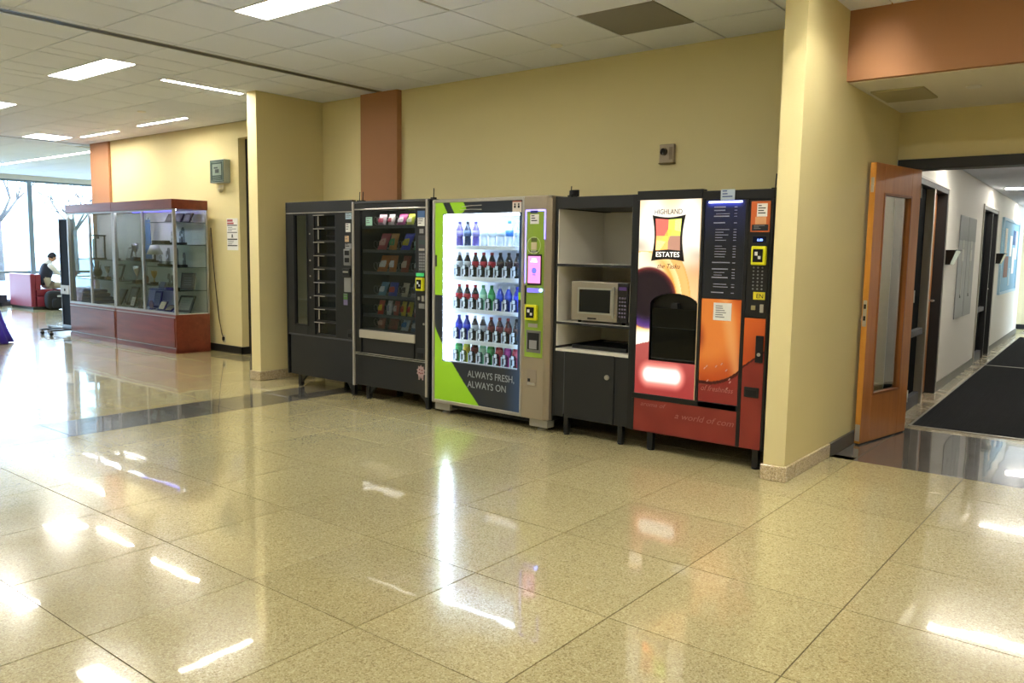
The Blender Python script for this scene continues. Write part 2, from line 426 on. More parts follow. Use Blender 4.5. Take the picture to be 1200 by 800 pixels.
DIFF = mat('lit diffuser', 'ffffff', .5, emit=PANEL_E, ecol='fffaf0')
DIFS = mat('lit strip', 'ffffff', .5, emit=STRIP_E, ecol='fff8ea')
DEEP = mat('lit deep strip', 'ffffff', .5, emit=36, ecol='fff8ea')
lnames = ['long ceiling light above the front of the vending machines', 'long ceiling light in front of the left pier', 'ceiling light at the far left edge of the picture']
snames = ['slot light beside the left pier running away from the wall', 'slot light washing the wall over the display case', 'slot light washing the wall near the terracotta column',
          'long slot light in the far bay by the windows', 'slot light beside the right pier', 'short light above the far terracotta column']
pi_, si_ = 0, 0
for (x0, x1, y0, y1, k) in LIGHTS:
    if k == 'p':
        lb = lnames[pi_] if pi_ < 3 else 'recessed ceiling light above the open hall floor behind the photographer'
        pi_ += 1
    else: lb = snames[si_]; si_ += 1
    t = thing('ceiling_light', lb, 'light', ((x0+x1)/2, (y0+y1)/2, H), 'recessed ceiling lights')
    mb = MB(); w = .012 if k == 'p' else .006; z0, z1 = H-.008, (H+.18 if k == 'd' else H+.035)
    mb.box(x0, x1, y0, y0+w, z0, z1); mb.box(x0, x1, y1-w, y1, z0, z1); mb.box(x0, x0+w, y0+w, y1-w, z0, z1); mb.box(x1-w, x1, y0+w, y1-w, z0, z1)
    obj('frame', mb, WHITE if k != 'd' else mat('trough grey', '8c8c88', .6), t)
    bx('diffuser', (x0+w, x1-w, y0+w, y1-w, *((H+.15, H+.17) if k == 'd' else (H-.003, H+.02))), DEEP if k == 'd' else DIFS if k == 's' else DIFF, t)
for x, y, z, lb in [(-.94, .02, H, 'round sprinkler cover above the vending machines'), (-7.0, -.3, H, 'round sprinkler cover near the wall of the display case'), (1.895, 1.037, 2.64, 'round sprinkler cover in the white soffit')]:
    s = obj('sprinkler_cover', MB().lathe([(.045, -.012), (.05, -.006), (.05, 0)], (x, y, z-.004), 20), WHITE); recentre(s); tag(s, lb, 'sprinkler', 'sprinkler covers')

# ------------------------------------------------------------------ WALLS
struct('wall_back', B(-4.64, 1.08, .60, .80, 0, H+.02), YEL)
c1 = struct('trim_1', B(-3.905, -3.335, .535, .60, 0, H), ORG)
struct('wall_left', B(-4.80, -4.635, -.275, 1.06, 0, H), YEL)
struct('wall_right', B(1.085, 1.225, -.395, 1.9, 0, H), YEL)
for nm, a in [('baseboard_left', (-4.815, -4.62, -.295, .45, 0, .10)), ('baseboard_right', (1.07, 1.24, -.412, .49, 0, .10))]:
    struct(nm, B(*a), TERB, bevel=.006)
struct('baseboard_side', B(1.08, 1.242, .49, 1.9, 0, .10), mat('dark rubber base', '4a453e', .45), bevel=.004)
struct('baseboard_back', B(-4.6, 1.08, .585, .60, 0, .10), TERB)
struct('wall_far_left', B(-10.98, -6.74, .87, .985, 0, H), YEL)
struct('wall_over_recess', B(-6.74, -4.8, .87, 1.06, 2.9, H), YEL)
struct('baseboard_far_left', B(-10.9, -6.725, .855, .87, 0, .1), mat('black rubber base', '262624', .4))
struct('baseboard_recess', B(-6.755, -6.725, .855, .985, 0, .1), mat('black rubber base'))
struct('trim_2', B(-10.92, -10.30, .83, .87, 0, H), ORG)
struct('wall_beyond', B(-10.98, -10.8, 1.02, 11.8, 0, H), YEL)
struct('wall_far_back', B(-19.1, -10.8, 11.8, 12, 0, H+.1), YEL)
# dark doors in the recess
d2 = struct('door_2', B(-6.80, -4.80, 1.0, 1.06, 0, 2.95), mat('dark door', '232325', .4))
for a in [(-6.74, -6.66, .975, 1.0, 0, 2.9), (-5.85, -5.75, .975, 1.0, 0, 2.9), (-6.66, -4.8, .975, 1.0, 2.82, 2.9)]: struct('door_frame', B(*a), BLACK2, d2, bevel=.004)
struct('door_leaf', B(-6.64, -5.87, .985, 1.0, .02, 2.2), mat('dark leaf', '2c2b2d', .35), d2)
struct('door_handle', MB().tube([(-5.95, .985, 1.02), (-5.95, .93, 1.02), (-6.06, .93, 1.02)], .01), SILVER, d2)
# hall shell behind the camera
struct('wall_near', B(-19.2, 7, -9.7, -9.5, 0, H+.1), wall_paint('hall paint', 'c4b88e'))
struct('wall_east', B(7, 7.2, -9.5, 2.1, 0, H+.1), wall_paint('hall paint'))
struct('wall_door_head', B(1.225, 7, 1.9, 2.02, 2.25, H), YEL)
struct('wall_door_side', B(3.2, 7, 1.9, 2.02, 0, 2.25), YEL)
# bulkhead and soffit
struct('wall_bulkhead', B(1.225, 7, .42, .47, 2.64, H+.02), ORG)
struct('ceiling_soffit', B(1.225, 7, .47, 1.9, 2.635, 2.66), mat('soffit paint', 'e8e4d8', .8, bump=.1))
hp = obj('access_panel', B(1.27, 1.62, .84, 1.30, 2.622, 2.636), mat('panel paint', 'b8b08c', .6), bevel=.002); recentre(hp); tag(hp, 'square access panel set in the white soffit behind the terracotta beam', 'panel')
# wide door opening of the corridor
fr = struct('door_1', B(1.235, 3.2, 1.87, 2.05, 2.165, 2.25), BLACK2, bevel=.004)
struct('door_jamb', B(1.235, 1.30, 1.87, 2.05, 0, 2.165), BLACK2, fr, bevel=.004)
struct('door_jamb', B(3.13, 3.2, 1.87, 2.05, 0, 2.165), BLACK2, fr, bevel=.004)

# ------------------------------------------------------------------ open wooden door
D0, D1 = Vector((1.297, 1.02, 0)), Vector((1.44, 1.80, 0))
dl = (D1-D0).length; da = math.atan2(D1.y-D0.y, D1.x-D0.x)
DX = Matrix.Translation(D0) @ Matrix.Rotation(da, 4, 'Z')      # local x: from the latch edge to the hinges, local -y: into the hall
DW = wood('maple veneer', 'b5743a', 'a2622c', .32, 'Z', 5); DE = wood('maple edge', 'c98c3c', 'b87a2c', .35, 'Z', 5)
dr = thing('wooden_door', 'open orange maple door with a tall glass panel beside the right pier', 'door', D0)
z0, z1 = .012, 2.15; gx0, gx1, gz0, gz1 = .155, .63, .38, 1.93
mb = MB(); mb.box(.003, gx0, 0, .045, z0, z1); mb.box(gx1, dl, 0, .045, z0, z1); mb.box(gx0, gx1, 0, .045, z0, gz0); mb.box(gx0, gx1, 0, .045, gz1, z1)
obj('panel', mb, DW, dr, .002, DX)
obj('edge_banding', B(-.001, .003, .001, .044, z0, z1), DE, dr, 0, DX)
mb = MB(); mb.frame(gx0-.004, gx1+.004, gz0-.004, gz1+.004, .018, -.006, .051)
obj('glazing_bead', mb, wood('maple bead', '8e5426', '7c4820', .35), dr, .002, DX)
obj('glass_pane', B(gx0+.01, gx1-.01, .019, .025, gz0+.01, gz1-.01), glass('door glass', 'eef0e4', 1.3, .95), dr, 0, DX)
mb = MB(); mb.box(-.003, 0, .008, .037, .92, 1.12); obj('lock_faceplate', mb, SATIN, dr, .001, DX)
for z in (.965, 1.055): obj('latch_slot', B(-.0045, -.003, .014, .031, z, z+.035), VOID, dr, 0, DX)
obj('roller_latch', MB().box(-.004, 0, .012, .034, 1.93, 2.04), SATIN, dr, .001, DX)
obj('latch_bolt', MB().cyl((-.012, .022, 1.98), .008, .01, 'x', 10), SILVER, dr, 0, DX)
obj('edge_plate', B(-.004, 0, .004, .041, .03, .16), SATIN, dr, .001, DX)
mb = MB(); mb.lathe([(.022, 0), (.024, .004), (.012, .008), (.012, .012), (.02, .016), (.022, .022), (.014, .027)], (.045, .045, .97), 16, 'y')
obj('knob', mb, SILVER, dr, 0, DX)
for z in (.25, 1.08, 1.93): obj('hinge', MB().cyl((dl+.006, .0, z), .007, .1, 'z', 8), SATIN, dr, 0, DX)
obj('bottom_seal', B(.003, dl, .01, .035, .0, .014), VOID, dr, 0, DX)

# ------------------------------------------------------------------ CORRIDOR (turned by 2.2 degrees against the hall)
CA = math.atan(.0387)
CX = Matrix.Translation((1.27, 2.0, 0)) @ Matrix.Rotation(CA, 4, 'Z')     # local y runs down the corridor, x=0 is its left wall
def cstruct(name, mb, m, parent=None, bevel=0.):
    mb.xf = CX; return struct(name, mb, m, parent, bevel)
CL = 11.3
FRS = [(.545, 2.16, 2.165), (5.14, 6.78, 2.165)]
mb = MB(); y = .05
for a, b, z in FRS: mb.box(-.15, 0, y, a, 0, 2.45); mb.box(-.15, 0, a, b, z, 2.45); y = b
mb.box(-.15, 0, y, CL, 0, 2.45)
cstruct('wall_corridor_left', mb, WHT)
cstruct('wall_corridor_right', B(2.0, 2.15, .05, CL, 0, 2.45), WHT)
cstruct('wall_corridor_end', B(-.8, 2.9, CL+1.2, CL+1.35, 0, 2.45), wall_paint('cream block', 'cbbf9c'))
bl = MB()
for r in range(12):
    for k in range(9):
        a = -.8+(k-(r % 2)*.5)*.41; bl.box(max(-.8, a+.005), a+.405, CL+1.185, CL+1.205, r*.2+.105, r*.2+.295)
o = obj('cinder_block', bl, wall_paint('cream block'), None, 0, CX); o.name = 'trim_3'; o['kind'] = 'structure'
cstruct('baseboard_corridor_end', B(-.8, 2.9, CL+1.17, CL+1.2, 0, .1), VOID)
cc = cstruct('ceiling_corridor', B(-.8, 2.9, .05, CL+1.35, 2.45, 2.5), mat('corridor ceiling', 'a8a59a', .85, bump=.3, bump_scale=240))
for y0 in [0.6*k+.08 for k in range(20)]:
    for x0 in (.01, .62, 1.23): cstruct('corridor_ceiling_tile', B(x0+.006, x0+.6, y0+.006, y0+.594, 2.44, 2.452), CEIL, cc)
yb = .05
for a, b, _ in FRS + [(CL, CL, 0)]:
    cstruct('baseboard_corridor', B(0, .012, yb, a, 0, .1), mat('grey rubber base', '68655c', .5)); yb = b
# runner mats
CARP = mat('charcoal carpet', '262729', .95, spec=.1, bump=1, bump_scale=400, noise_amt=.25, noise_scale=40)
for i, (y0, y1) in enumerate([(.10, 5.13), (5.20, 10.3)]):
    x0, x1 = .16, 1.86
    t = thing('runner_mat', ['dark ribbed carpet runner nearest the open door', 'dark ribbed carpet runner further down the corridor'][i], 'mat', CX @ Vector((1, y0, 0)), 'corridor runner mats')
    mb = MB(); mb.box(x0, x1, y0, y1, .001, .008); obj('mat_backing', mb, CARP, t, 0, CX)
    mb = MB()
    for k in range(70):
        x = x0+.02+k*(x1-x0-.04)/70; mb.box(x, x+.013, y0+.02, y1-.02, .008, .0115)
    obj('rib_pile', mb, CARP, t, 0, CX)['kind'] = 'stuff'
    mb = MB(); mb.box(x0-.02, x1+.02, y0-.035, y0, .0, .009); mb.box(x0-.02, x0, y0, y1, 0, .009)
    obj('edge_strip', mb, mat('metal edge strip', '9c988c', .35, metal=.5), t, 0, CX)
# framed doorways
for i, (a, b, z) in enumerate(FRS):
    d = cstruct('door_%d' % (i+3), B(-.13, -.11, a, b, 0, z), VOID)
    mb = MB(); mb.box(-.12, .014, a, a+.05, 0, z); mb.box(-.12, .014, b-.045, b, 0, z); mb.box(-.12, .014, a+.05, b-.045, z-.05, z)
    cstruct('door_frame', mb, BLACK2, d, .003)
    mb = MB(); mb.box(.0, .02, a-.02, a, 0, z+.02); mb.box(0, .02, b, b+.02, 0, z+.02); mb.box(0, .02, a, b, z, z+.02)
    cstruct('frame_trim', mb, SATIN, d)
    mid = a+.80 if i == 0 else a+.95
    cstruct('mullion', B(-.12, .016, mid, mid+.05, 0, z-.05), SATIN if i == 0 else BLACK2, d, .003)
    cstruct('side_light', B(-.07, -.06, a+.05, mid, .12, z-.05), mat('dark glass', '0b0d10', .6, spec=.05), d)
    cstruct('side_rail', B(-.09, -.01, a+.05, mid, .70, .76), mat('rail dark', '46464a', .6), d, .002)
    cstruct('kick_rail', B(-.09, -.01, a+.05, mid, 0, .12), mat('rail dark'), d, .002)
    cstruct('door_leaf', B(-.115, -.085, mid+.05, b-.045, .01, z-.055), DW if i == 0 else mat('dark brown leaf', '2e2422', .4), d)
    cstruct('door_handle', MB().tube([(-.085, b-.12, 1.0), (-.04, b-.12, 1.0), (-.04, b-.22, 1.0)], .01), SILVER, d)
# wall pockets
for i, y in enumerate([2.17, 6.92]):
    mb = MB(xf=CX); mb.prism_z([(0, y+.02), (0, y+.34), (.0, y+.34), (.0, y+.02)], 1.4, 1.4)
    mb = MB(); w0, w1 = .26, .36
    vs = [(0, y+.05, 1.38), (.06, y+.05, 1.38), (.06, y+.05+w0, 1.38), (0, y+.05+w0, 1.38), (0, y, 1.535), (.12, y, 1.535), (.12, y+w1, 1.535), (0, y+w1, 1.535)]
    mb.add(vs, [(0,3,2,1), (0,1,5,4), (1,2,6,5), (2,3,7,6), (3,0,4,7)])
    t = thing('wall_pocket', ['smoked plastic file holder on the corridor wall beside the first doorway', 'smoked plastic file holder on the corridor wall beside the blue board'][i], 'file holder', CX @ Vector((0, y+.15, 1.38)), 'wall file holders')
    o = obj('tray', mb, mat('smoked plastic', '24221f', .2), t, 0, CX); sd = o.modifiers.new('s', 'SOLIDIFY'); sd.thickness = .006
    obj('rim', MB().box(.115, .127, y-.003, y+w1+.003, 1.527, 1.541), BLACK, t, .001, CX)
# two grey panels
for i, (y0, y1) in enumerate([(3.15, 3.80), (3.82, 4.47)]):
    t = thing('grey_poster', ['grey figure poster on the corridor wall, nearer of the pair', 'grey figure poster on the corridor wall, farther of the pair'][i], 'poster', CX @ Vector((0, (y0+y1)/2, .74)), 'pair of grey posters')
    obj('sheet', B(.002, .012, y0, y1, .74, 1.95), mat('grey sheet', '8b8c8c', .5), t, .001, CX)
    obj('darker_band', B(.012, .014, y0, y1, 1.66, 1.94), mat('mid grey', '6f7172', .5), t, 0, CX)
    c = (y0+y1)/2; g = mat('pale grey print', 'b5b3ae', .6)
    mb = MB(); mb.lathe([(.05, .012), (.05, .015)], (0, c, 1.62), 14, 'x'); mb.prism_x([(c-.09, 1.42), (c+.09, 1.42), (c+.07, 1.56), (c-.07, 1.56)], .012, .015); mb.box(.012, .015, c-.02, c+.02, 1.0, 1.42)
    obj('figure_print', mb, g, t, 0, CX)
    obj('dark_mark', B(.012, .015, c-.03, c+.02, .98, 1.02), INK, t, 0, CX)
# bulletin board
t = thing('bulletin_board', 'blue bulletin board with pinned papers at the end of the corridor', 'board', CX @ Vector((0, 8.8, .92)))
obj('panel', B(0, .02, 7.55, 10.1, .92, 2.07), mat('sky blue board', '6fa6c9', .6), t, 0, CX)
mb = MB(); 
for a in [(7.5, 7.55, .9, 2.09), (10.1, 10.15, .9, 2.09), (7.5, 10.15, .88, .92), (7.5, 10.15, 2.07, 2.11)]: mb.box(0, .035, a[0], a[1], a[2], a[3])
obj('frame', mb, mat('pale blue frame', '9fc3d8', .5), t, 0, CX)
for k, (y, z, w, h, c) in enumerate([(7.9, 1.55, .3, .4, 'e6e2d6'), (8.0, 1.15, .6, .35, '8c6f6a'), (8.7, 1.5, .35, .35, 'efefef'), (9.2, 1.7, .4, .25, '3a5c8c'), (9.25, 1.2, .35, .45, 'efefea'), (9.7, 1.45, .25, .5, 'f0f0f0'), (8.75, 1.0, .3, .3, 'a8c6d8')]):
    obj('paper', B(.02, .024, y, y+w, z, z+h), mat('paper '+c, c, .8), t, 0, CX)
# corridor lights
for i, y in enumerate([1.75, 5.9, 9.6]):
    t = thing('corridor_light', ['recessed light nearest the door in the corridor ceiling', 'recessed light midway down the corridor ceiling', 'recessed light at the far end of the corridor ceiling'][i], 'light', CX @ Vector((.75, y, 2.44)), 'corridor lights')
    obj('frame', MB().box(.14, 1.38, y-.11, y+.11, 2.432, 2.445), WHITE, t, 0, CX)
    obj('diffuser', B(.17, 1.35, y-.08, y+.08, 2.424, 2.432), mat('corridor diffuser', 'ffffff', .5, emit=15, ecol='fff8ec'), t, 0, CX)

# ------------------------------------------------------------------ window wall at the far left end
struct('wall_far_end', B(-18.75, -18.45, -9.5, -2.1, 0, H+.1), wall_paint('hall paint'))
struct('wall_window_sill', B(-18.75, -18.45, -2.1, 11.8, 0, .10), mat('dark sill', '3a3e44', .5))
struct('wall_window_head', B(-18.75, -18.45, -2.1, 11.8, 3.0, H+.1), WHT)
FRM = mat('grey window metal', '7f8d99', .4, metal=.3)
w = struct('window_1', B(-18.66, -18.54, -2.1, 11.8, .10, .14), FRM)
for k in range(6): 
    yy = 2.80+2.45*(k-2)
    struct('mullion', B(-18.68, -18.50, yy-.055, yy+.055, .10, 3.0), FRM, w)
struct('transom', B(-18.65, -18.55, -2.1, 11.8, .76, .82), FRM, w)
struct('window_head', B(-18.65, -18.55, -2.1, 11.8, 2.95, 3.0), FRM, w)
wg = glass('window glass', 'f4fbff', .4, .98)
for k in range(5):
    yy = 2.80+2.45*(k-2)
    struct('pane', B(-18.603, -18.597, yy+.055, yy+2.395, .14, .76), wg, w); struct('pane', B(-18.603, -18.597, yy+.055, yy+2.395, .82, 2.95), wg, w)
for k in range(2):
    yy = 2.40+2.45*(k-1)
    t = thing('window_heater', 'low dark heater under the window left of the red booth' if k == 1 else 'low dark heater under the window, beyond the left picture edge', 'heater', (-18.3, yy-.9, 0), 'heaters under the window')
    bx('casing', (-18.42, -18.2, yy-2.2, yy-.32, .09, .27), mat('heater dark', '2c3542', .5), t, .004)
    for q in (-2.1, -1.2, -.42): bx('foot', (-18.35, -18.27, yy+q, yy+q+.05, 0, .09), mat('heater dark'), t)
# outside
gr = obj('ground_outside', B(-120, -18.9, -60, 90, -.35, -.25), mat('pale ground', '7c7f84', .9)); gr['kind'] = 'structure'
def tree(x, y, h, lb):
    t = thing('bare_tree', lb, 'tree', (x, y, -.25), 'bare trees outside')
    rnd = random.Random(int(x*7+y)); BK = mat('bark', '4a4644', .9)
    obj('trunk', MB().tube([(x, y, -.3), (x+.05, y, h*.2), (x-.05, y+.05, h*.42)], [.22, .17, .13], 8), BK, t)
    mb = MB()
    def br(p, d, L, r, n):
        q = p+d*L*.5+Vector((rnd.uniform(-.1, .1),)*3)*L*.3; e = p+d*L
        mb.tube([p, q, e], [r, r*.8, r*.55], 5)
        if n:
            for _ in range(3 if n > 1 else 2):
                nd = (d+Vector((rnd.uniform(-.7, .7), rnd.uniform(-.7, .7), rnd.uniform(-.2, .5)))).normalized(); br(e, nd, L*.68, r*.55, n-1)
    for k in range(5):
        a = k*2*PI/5+.3; br(Vector((x-.05, y+.05, h*.38)), Vector((math.cos(a)*.6, math.sin(a)*.6, .8)).normalized(), h*.22, .09, 4)
    obj('branches', mb, BK, t)
tree(-40, 9.6, 6.5, 'bare tree seen through the window left of the mullion')
tree(-48, 16.5, 6.0, 'bare tree seen through the window behind the seated person')
tree(-52, 8.0, 6.0, 'distant bare tree at the left picture edge')
# daylight: a portal-like soft light outside the glass standing for the open sky
ad = bpy.data.lights.new('window_daylight', 'AREA'); ad.shape = 'RECTANGLE'; ad.size = 2.8; ad.size_y = 13.9; ad.energy = 1
al = bpy.data.objects.new('window_daylight', ad); COL.objects.link(al); al.location = (-18.8, 4.85, 1.55); al.rotation_euler = (0, -PI/2, 0)
ad.cycles.is_portal = True

# ================================================================== VENDING MACHINES
def legs(t, xs, ys, h, m, w=.045, gusset=True):
    for x in xs:
        for y in ys:
            mb = MB(); mb.box(x-w/2, x+w/2, y-w/2, y+w/2, .012, h); mb.cyl((x, y, 0), w*.62, .014, n=12)
            if gusset and y < 0:
                d = 1 if x == xs[0] else -1
                mb.prism([(x+d*w*.5, h), (x+d*w*.5, h-.09), (x+d*w*2.6, h)] if d < 0 else [(x+w*.5, h), (x+w*.5, h-.09), (x+w*2.6, h)], y-w*.3, y+w*.3)
            obj('leg', mb, m, t, .002)
def shell(t, x0, x1, y0, y1, z0, z1, m, th=.025, name='cabinet', open_front=True, bevel=.004):
    mb = MB(); mb.box(x0, x0+th, y0, y1, z0, z1); mb.box(x1-th, x1, y0, y1, z0, z1); mb.box(x0+th, x1-th, y0, y1, z1-th, z1)
    mb.box(x0+th, x1-th, y0, y1, z0, z0+th); mb.box(x0+th, x1-th, y1-th, y1, z0+th, z1-th)
    return obj(name, mb, m, t, bevel)
def lines(t, x0, z0, w, n, dz, y, m, th=.0012, h=.004, name='print_lines', seed=1, ws=(.4, 1)):
    r = random.Random(seed); mb = MB()
    for k in range(n): mb.box(x0, x0+w*r.uniform(*ws), y-th, y, z0-k*dz, z0-k*dz+h)
    return obj(name, mb, m, t)
def sticker(t, x0, x1, z0, z1, y, m=PAPER, nlines=4, name='sticker', ink=GRAYINK, th=.0015):
    o = bx(name, (x0, x1, y-th, y, z0, z1), m, t)
    if nlines:
        w = x1-x0; lines(o, x0+w*.12, z1-(z1-z0)*.2, w*.76, nlines, (z1-z0)*.75/nlines, y-th, ink, h=(z1-z0)*.3/nlines, seed=int(x0*991+z0*77))
    return o
def reader(t, x, z, y, w=.085, h=.12):
    """yellow-framed contactless card reader"""
    o = obj('card_reader', MB().box(x-w/2, x+w/2, y-.035, y, z-h/2, z+h/2), mat('reader yellow', 'd8d81e', .4), t, .008)
    bx('reader_screen', (x-w*.34, x+w*.34, y-.037, y-.034, z-h*.34, z+h*.34), mat('reader black', '15161a', .2), o)
    mb = MB(); mb.box(x-w*.22, x-w*.02, y-.0385, y-.0368, z+.0, z+h*.2); mb.box(x+w*.02, x+w*.2, y-.0385, y-.0368, z-h*.18, z-h*.02)
    obj('reader_symbol', mb, WINK, o); return o

# ---- 1: black carousel food machine
X0, X1, F = -4.22, -3.16, -.22
t = thing('food_vending_machine', 'black carousel food vending machine with small compartment doors, leftmost in the row', 'vending machine', ((X0+X1)/2, .1, 0))
shell(t, X0+.02, X1-.01, F+.05, .56, .125, 1.88, BLACK)
bx('top_fascia', (X0+.01, X1-.005, F, F+.05, 1.815, 1.925), BLACK2, t, .004)
bx('top_trim', (X0+.01, X1-.005, F-.006, F, 1.808, 1.816), SATIN, t)
bx('side_flange', (X0-.0, X0+.02, F-.005, F+.2, .125, 1.925), BLACK, t, .003)
bx('kick_panel', (X0+.05, X1-.01, F+.005, F+.05, .125, .545), BLACK2, t, .004)
bx('kick_trim', (X0+.02, X1-.01, F-.002, F+.05, .545, .56), mat('dull trim', '55565a', .4, metal=.4), t, .002)
# fascia around the mirror window and the compartment column
mb = MB(); a, b = -4.075, -3.872; c, d = -3.755, -3.42; zb, zt = .60, 1.79
mb.box(X0+.02, a, F, F+.05, .56, 1.808); mb.box(b, c, F, F+.05, .56, 1.808); mb.box(d, X1-.01, F, F+.05, .56, 1.808)
mb.box(a, b, F, F+.05, .56, .665); mb.box(a, b, F, F+.05, zt, 1.808); mb.box(c, d, F, F+.05, .56, .575); mb.box(c, d, F, F+.05, 1.795, 1.808)
obj('front_frame', mb, BLACK, t, .003)
bx('mirror_window', (a, b, F+.012, F+.016, .665, zt), mat('smoked mirror', '8e9094', .03, metal=1.), t)
mb = MB(); mb.frame(a-.012, b+.012, .653, zt+.012, .012, F-.008, F+.002); obj('window_gasket', mb, VOID, t)
bx('carousel_fill_lamp', (d-.004, d+.004, F+.052, F+.07, .60, 1.77), mat('dim fill lamp', 'ffffff', .5, emit=2.2, ecol='e8e8ff'), t)  # hidden tube added beside the column to brighten the dark compartments
bx('carousel_drum', (c, d, F+.16, F+.18, .575, 1.795), mat('drum dark', '6a6670', .5), t)
n = 9; ph = (1.795-.575)/n
cd = glass('tinted door', 'a8b0c4', .8, .8)
for k in range(n):
    z = .575+k*ph
    o = bx('compartment_door', (c+.035, d-.012, F+.022, F+.028, z+.012, z+ph-.012), cd, t)
    mb = MB(); mb.frame(c+.012, d-.006, z+.004, z+ph-.004, .009, F+.01, F+.032); obj('compartment_frame', mb, BLACK2, o)
    mb = MB(); mb.box(c+.0, c+.17, F-.012, F-.004, z+ph-.014, z+ph-.006); mb.box(c+.01, c+.018, F-.004, F+.03, z+ph-.014, z+ph-.006); mb.box(c+.055, c+.065, F+.002, F+.012, z+.02, z+ph-.02)
    obj('door_handle', mb, SATIN, o, .001)
    if k: bx('carousel_shelf', (c+.01, d-.01, F+.035, F+.16, z-.003, z+.003), mat('shelf dark', '3a3a3c', .4), t)
fz = .575+7*ph+.006
f = thing('snack_pack', 'round pink wrapped pastry inside the food machine, second compartment from the top', 'food', (-3.55, F+.10, fz))
obj('wrapped_pastry', MB().sphere((-3.55, F+.095, fz+.05), .055, 14, (1.3, .8, .9)), mat('pink pastry', 'c99a8c', .5, noise_amt=.25, noise_scale=40), f)
obj('wrapper_seam', MB().box(-3.62, -3.48, F+.046, F+.052, fz+.045, fz+.055), mat('cream wrap', 'e0cdbb', .4), f)
# right-hand controls
for z in (1.60, 1.33, 1.17, .95): obj('bolt', MB().cyl((-3.82, F-.006, z), .009, .008, 'y', 10), SATIN, t)
sticker(t, -3.262, -3.175, 1.74, 1.80, F, mat('pale blue label', 'a8c4d4', .6), 3)
sticker(t, -3.262, -3.19, 1.615, 1.70, F, PAPER, 3)
sticker(t, -3.275, -3.215, 1.52, 1.58, F, mat('tan label', 'c9a883', .7), 2)
sticker(t, -3.27, -3.18, 1.455, 1.505, F, mat('grey label', '8d8d8d', .6), 2, ink=INK)
o = bx('coin_mechanism', (-3.285, -3.18, F-.012, F, 1.29, 1.45), mat('coin plate', '8a8a88', .35, metal=.6), t, .004)
for z in (1.32, 1.39): bx('coin_slot', (-3.265, -3.20, F-.014, F-.011, z, z+.045), VOID, o)
o = bx('bill_validator', (-3.285, -3.18, F-.03, F, 1.185, 1.26), BLACK, t, .004); bx('bill_slot', (-3.27, -3.195, F-.034, F-.029, 1.22, 1.235), SATIN, o)
bx('instruction_plate', (-3.285, -3.185, F-.006, F, 1.03, 1.17), mat('grey plate', '9a9a98', .4, metal=.4), t, .002)
sticker(t, -3.30, -3.24, .955, 1.015, F, mat('green label', '4f7a3c', .6), 2)
sticker(t, -3.30, -3.24, .90, .953, F, mat('violet label', '6e6486', .6), 0)
o = bx('coin_return', (-3.235, -3.17, F-.01, F, .575, .66), BLACK2, t, .004); bx('return_cup', (-3.225, -3.18, F-.012, F-.009, .585, .62), VOID, o)
legs(t, [-4.06, -3.20], [-.17, .45], .13, BLACK)

# ---- 2: glass-front snack machine
X0, X1, F = -3.135, -2.095, -.24
t = thing('snack_vending_machine', 'black glass-front snack vending machine with silver edge trims and bags of chips', 'vending machine', ((X0+X1)/2, .1, 0))
shell(t, X0+.02, X1-.02, F+.04, .56, .13, 1.885, BLACK)
bx('top_fascia', (X0+.02, X1-.03, F, F+.04, 1.835, 1.885), BLACK2, t, .003)
bx('top_cap', (X0, X1, F-.01, F+.3, 1.885, 1.905), mat('dull trim'), t, .003)
bx('header_trim', (X0+.03, X1-.04, F-.006, F, 1.822, 1.832), SATIN, t)
bx('edge_trim', (X0, X0+.026, F-.012, F+.03, .12, 1.9), SATIN, t, .003)
bx('edge_trim', (X1-.045, X1-.018, F-.012, F+.03, .12, 1.9), SATIN, t, .003)
bx('side_flange', (X1-.018, X1, F+.0, F+.25, .12, 1.9), BLACK, t, .003)
a, b, zb, zt = -3.03, -2.28, .685, 1.815
mb = MB(); mb.box(X0+.026, a, F, F+.04, .45, 1.822); mb.box(b, X1-.045, F, F+.04, .45, 1.822); mb.box(a, b, F, F+.04, .60, zb); mb.box(a, b, F, F+.04, zt, 1.822)
obj('front_frame', mb, BLACK, t, .003)
bx('display_glass', (a, b, F+.012, F+.017, zb, zt), glass('snack glass', 'dfe4e8', .55, .85), t)
bx('delivery_bar', (a-.005, b+.005, F-.014, F+.01, .60, .678), mat('bar aluminium', 'b9b3a4', .45, metal=.3), t, .004)
bx('delivery_flap', (a+.02, b-.03, F+.008, F+.02, .455, .60), BLACK2, t, .003)
bx('flap_guide', (a-.01, a+.015, F-.004, F+.01, .455, .6), BLACK, t); bx('flap_guide', (b-.03, b-.01, F-.004, F+.01, .455, .6), BLACK, t)
for z in (.432, .448): bx('kick_trim', (X0+.026, X1-.045, F-.008, F, z, z+.007), SILVER, t)
bx('kick_panel', (X0+.026, X1-.045, F+.004, F+.04, .13, .43), BLACK2, t, .004)
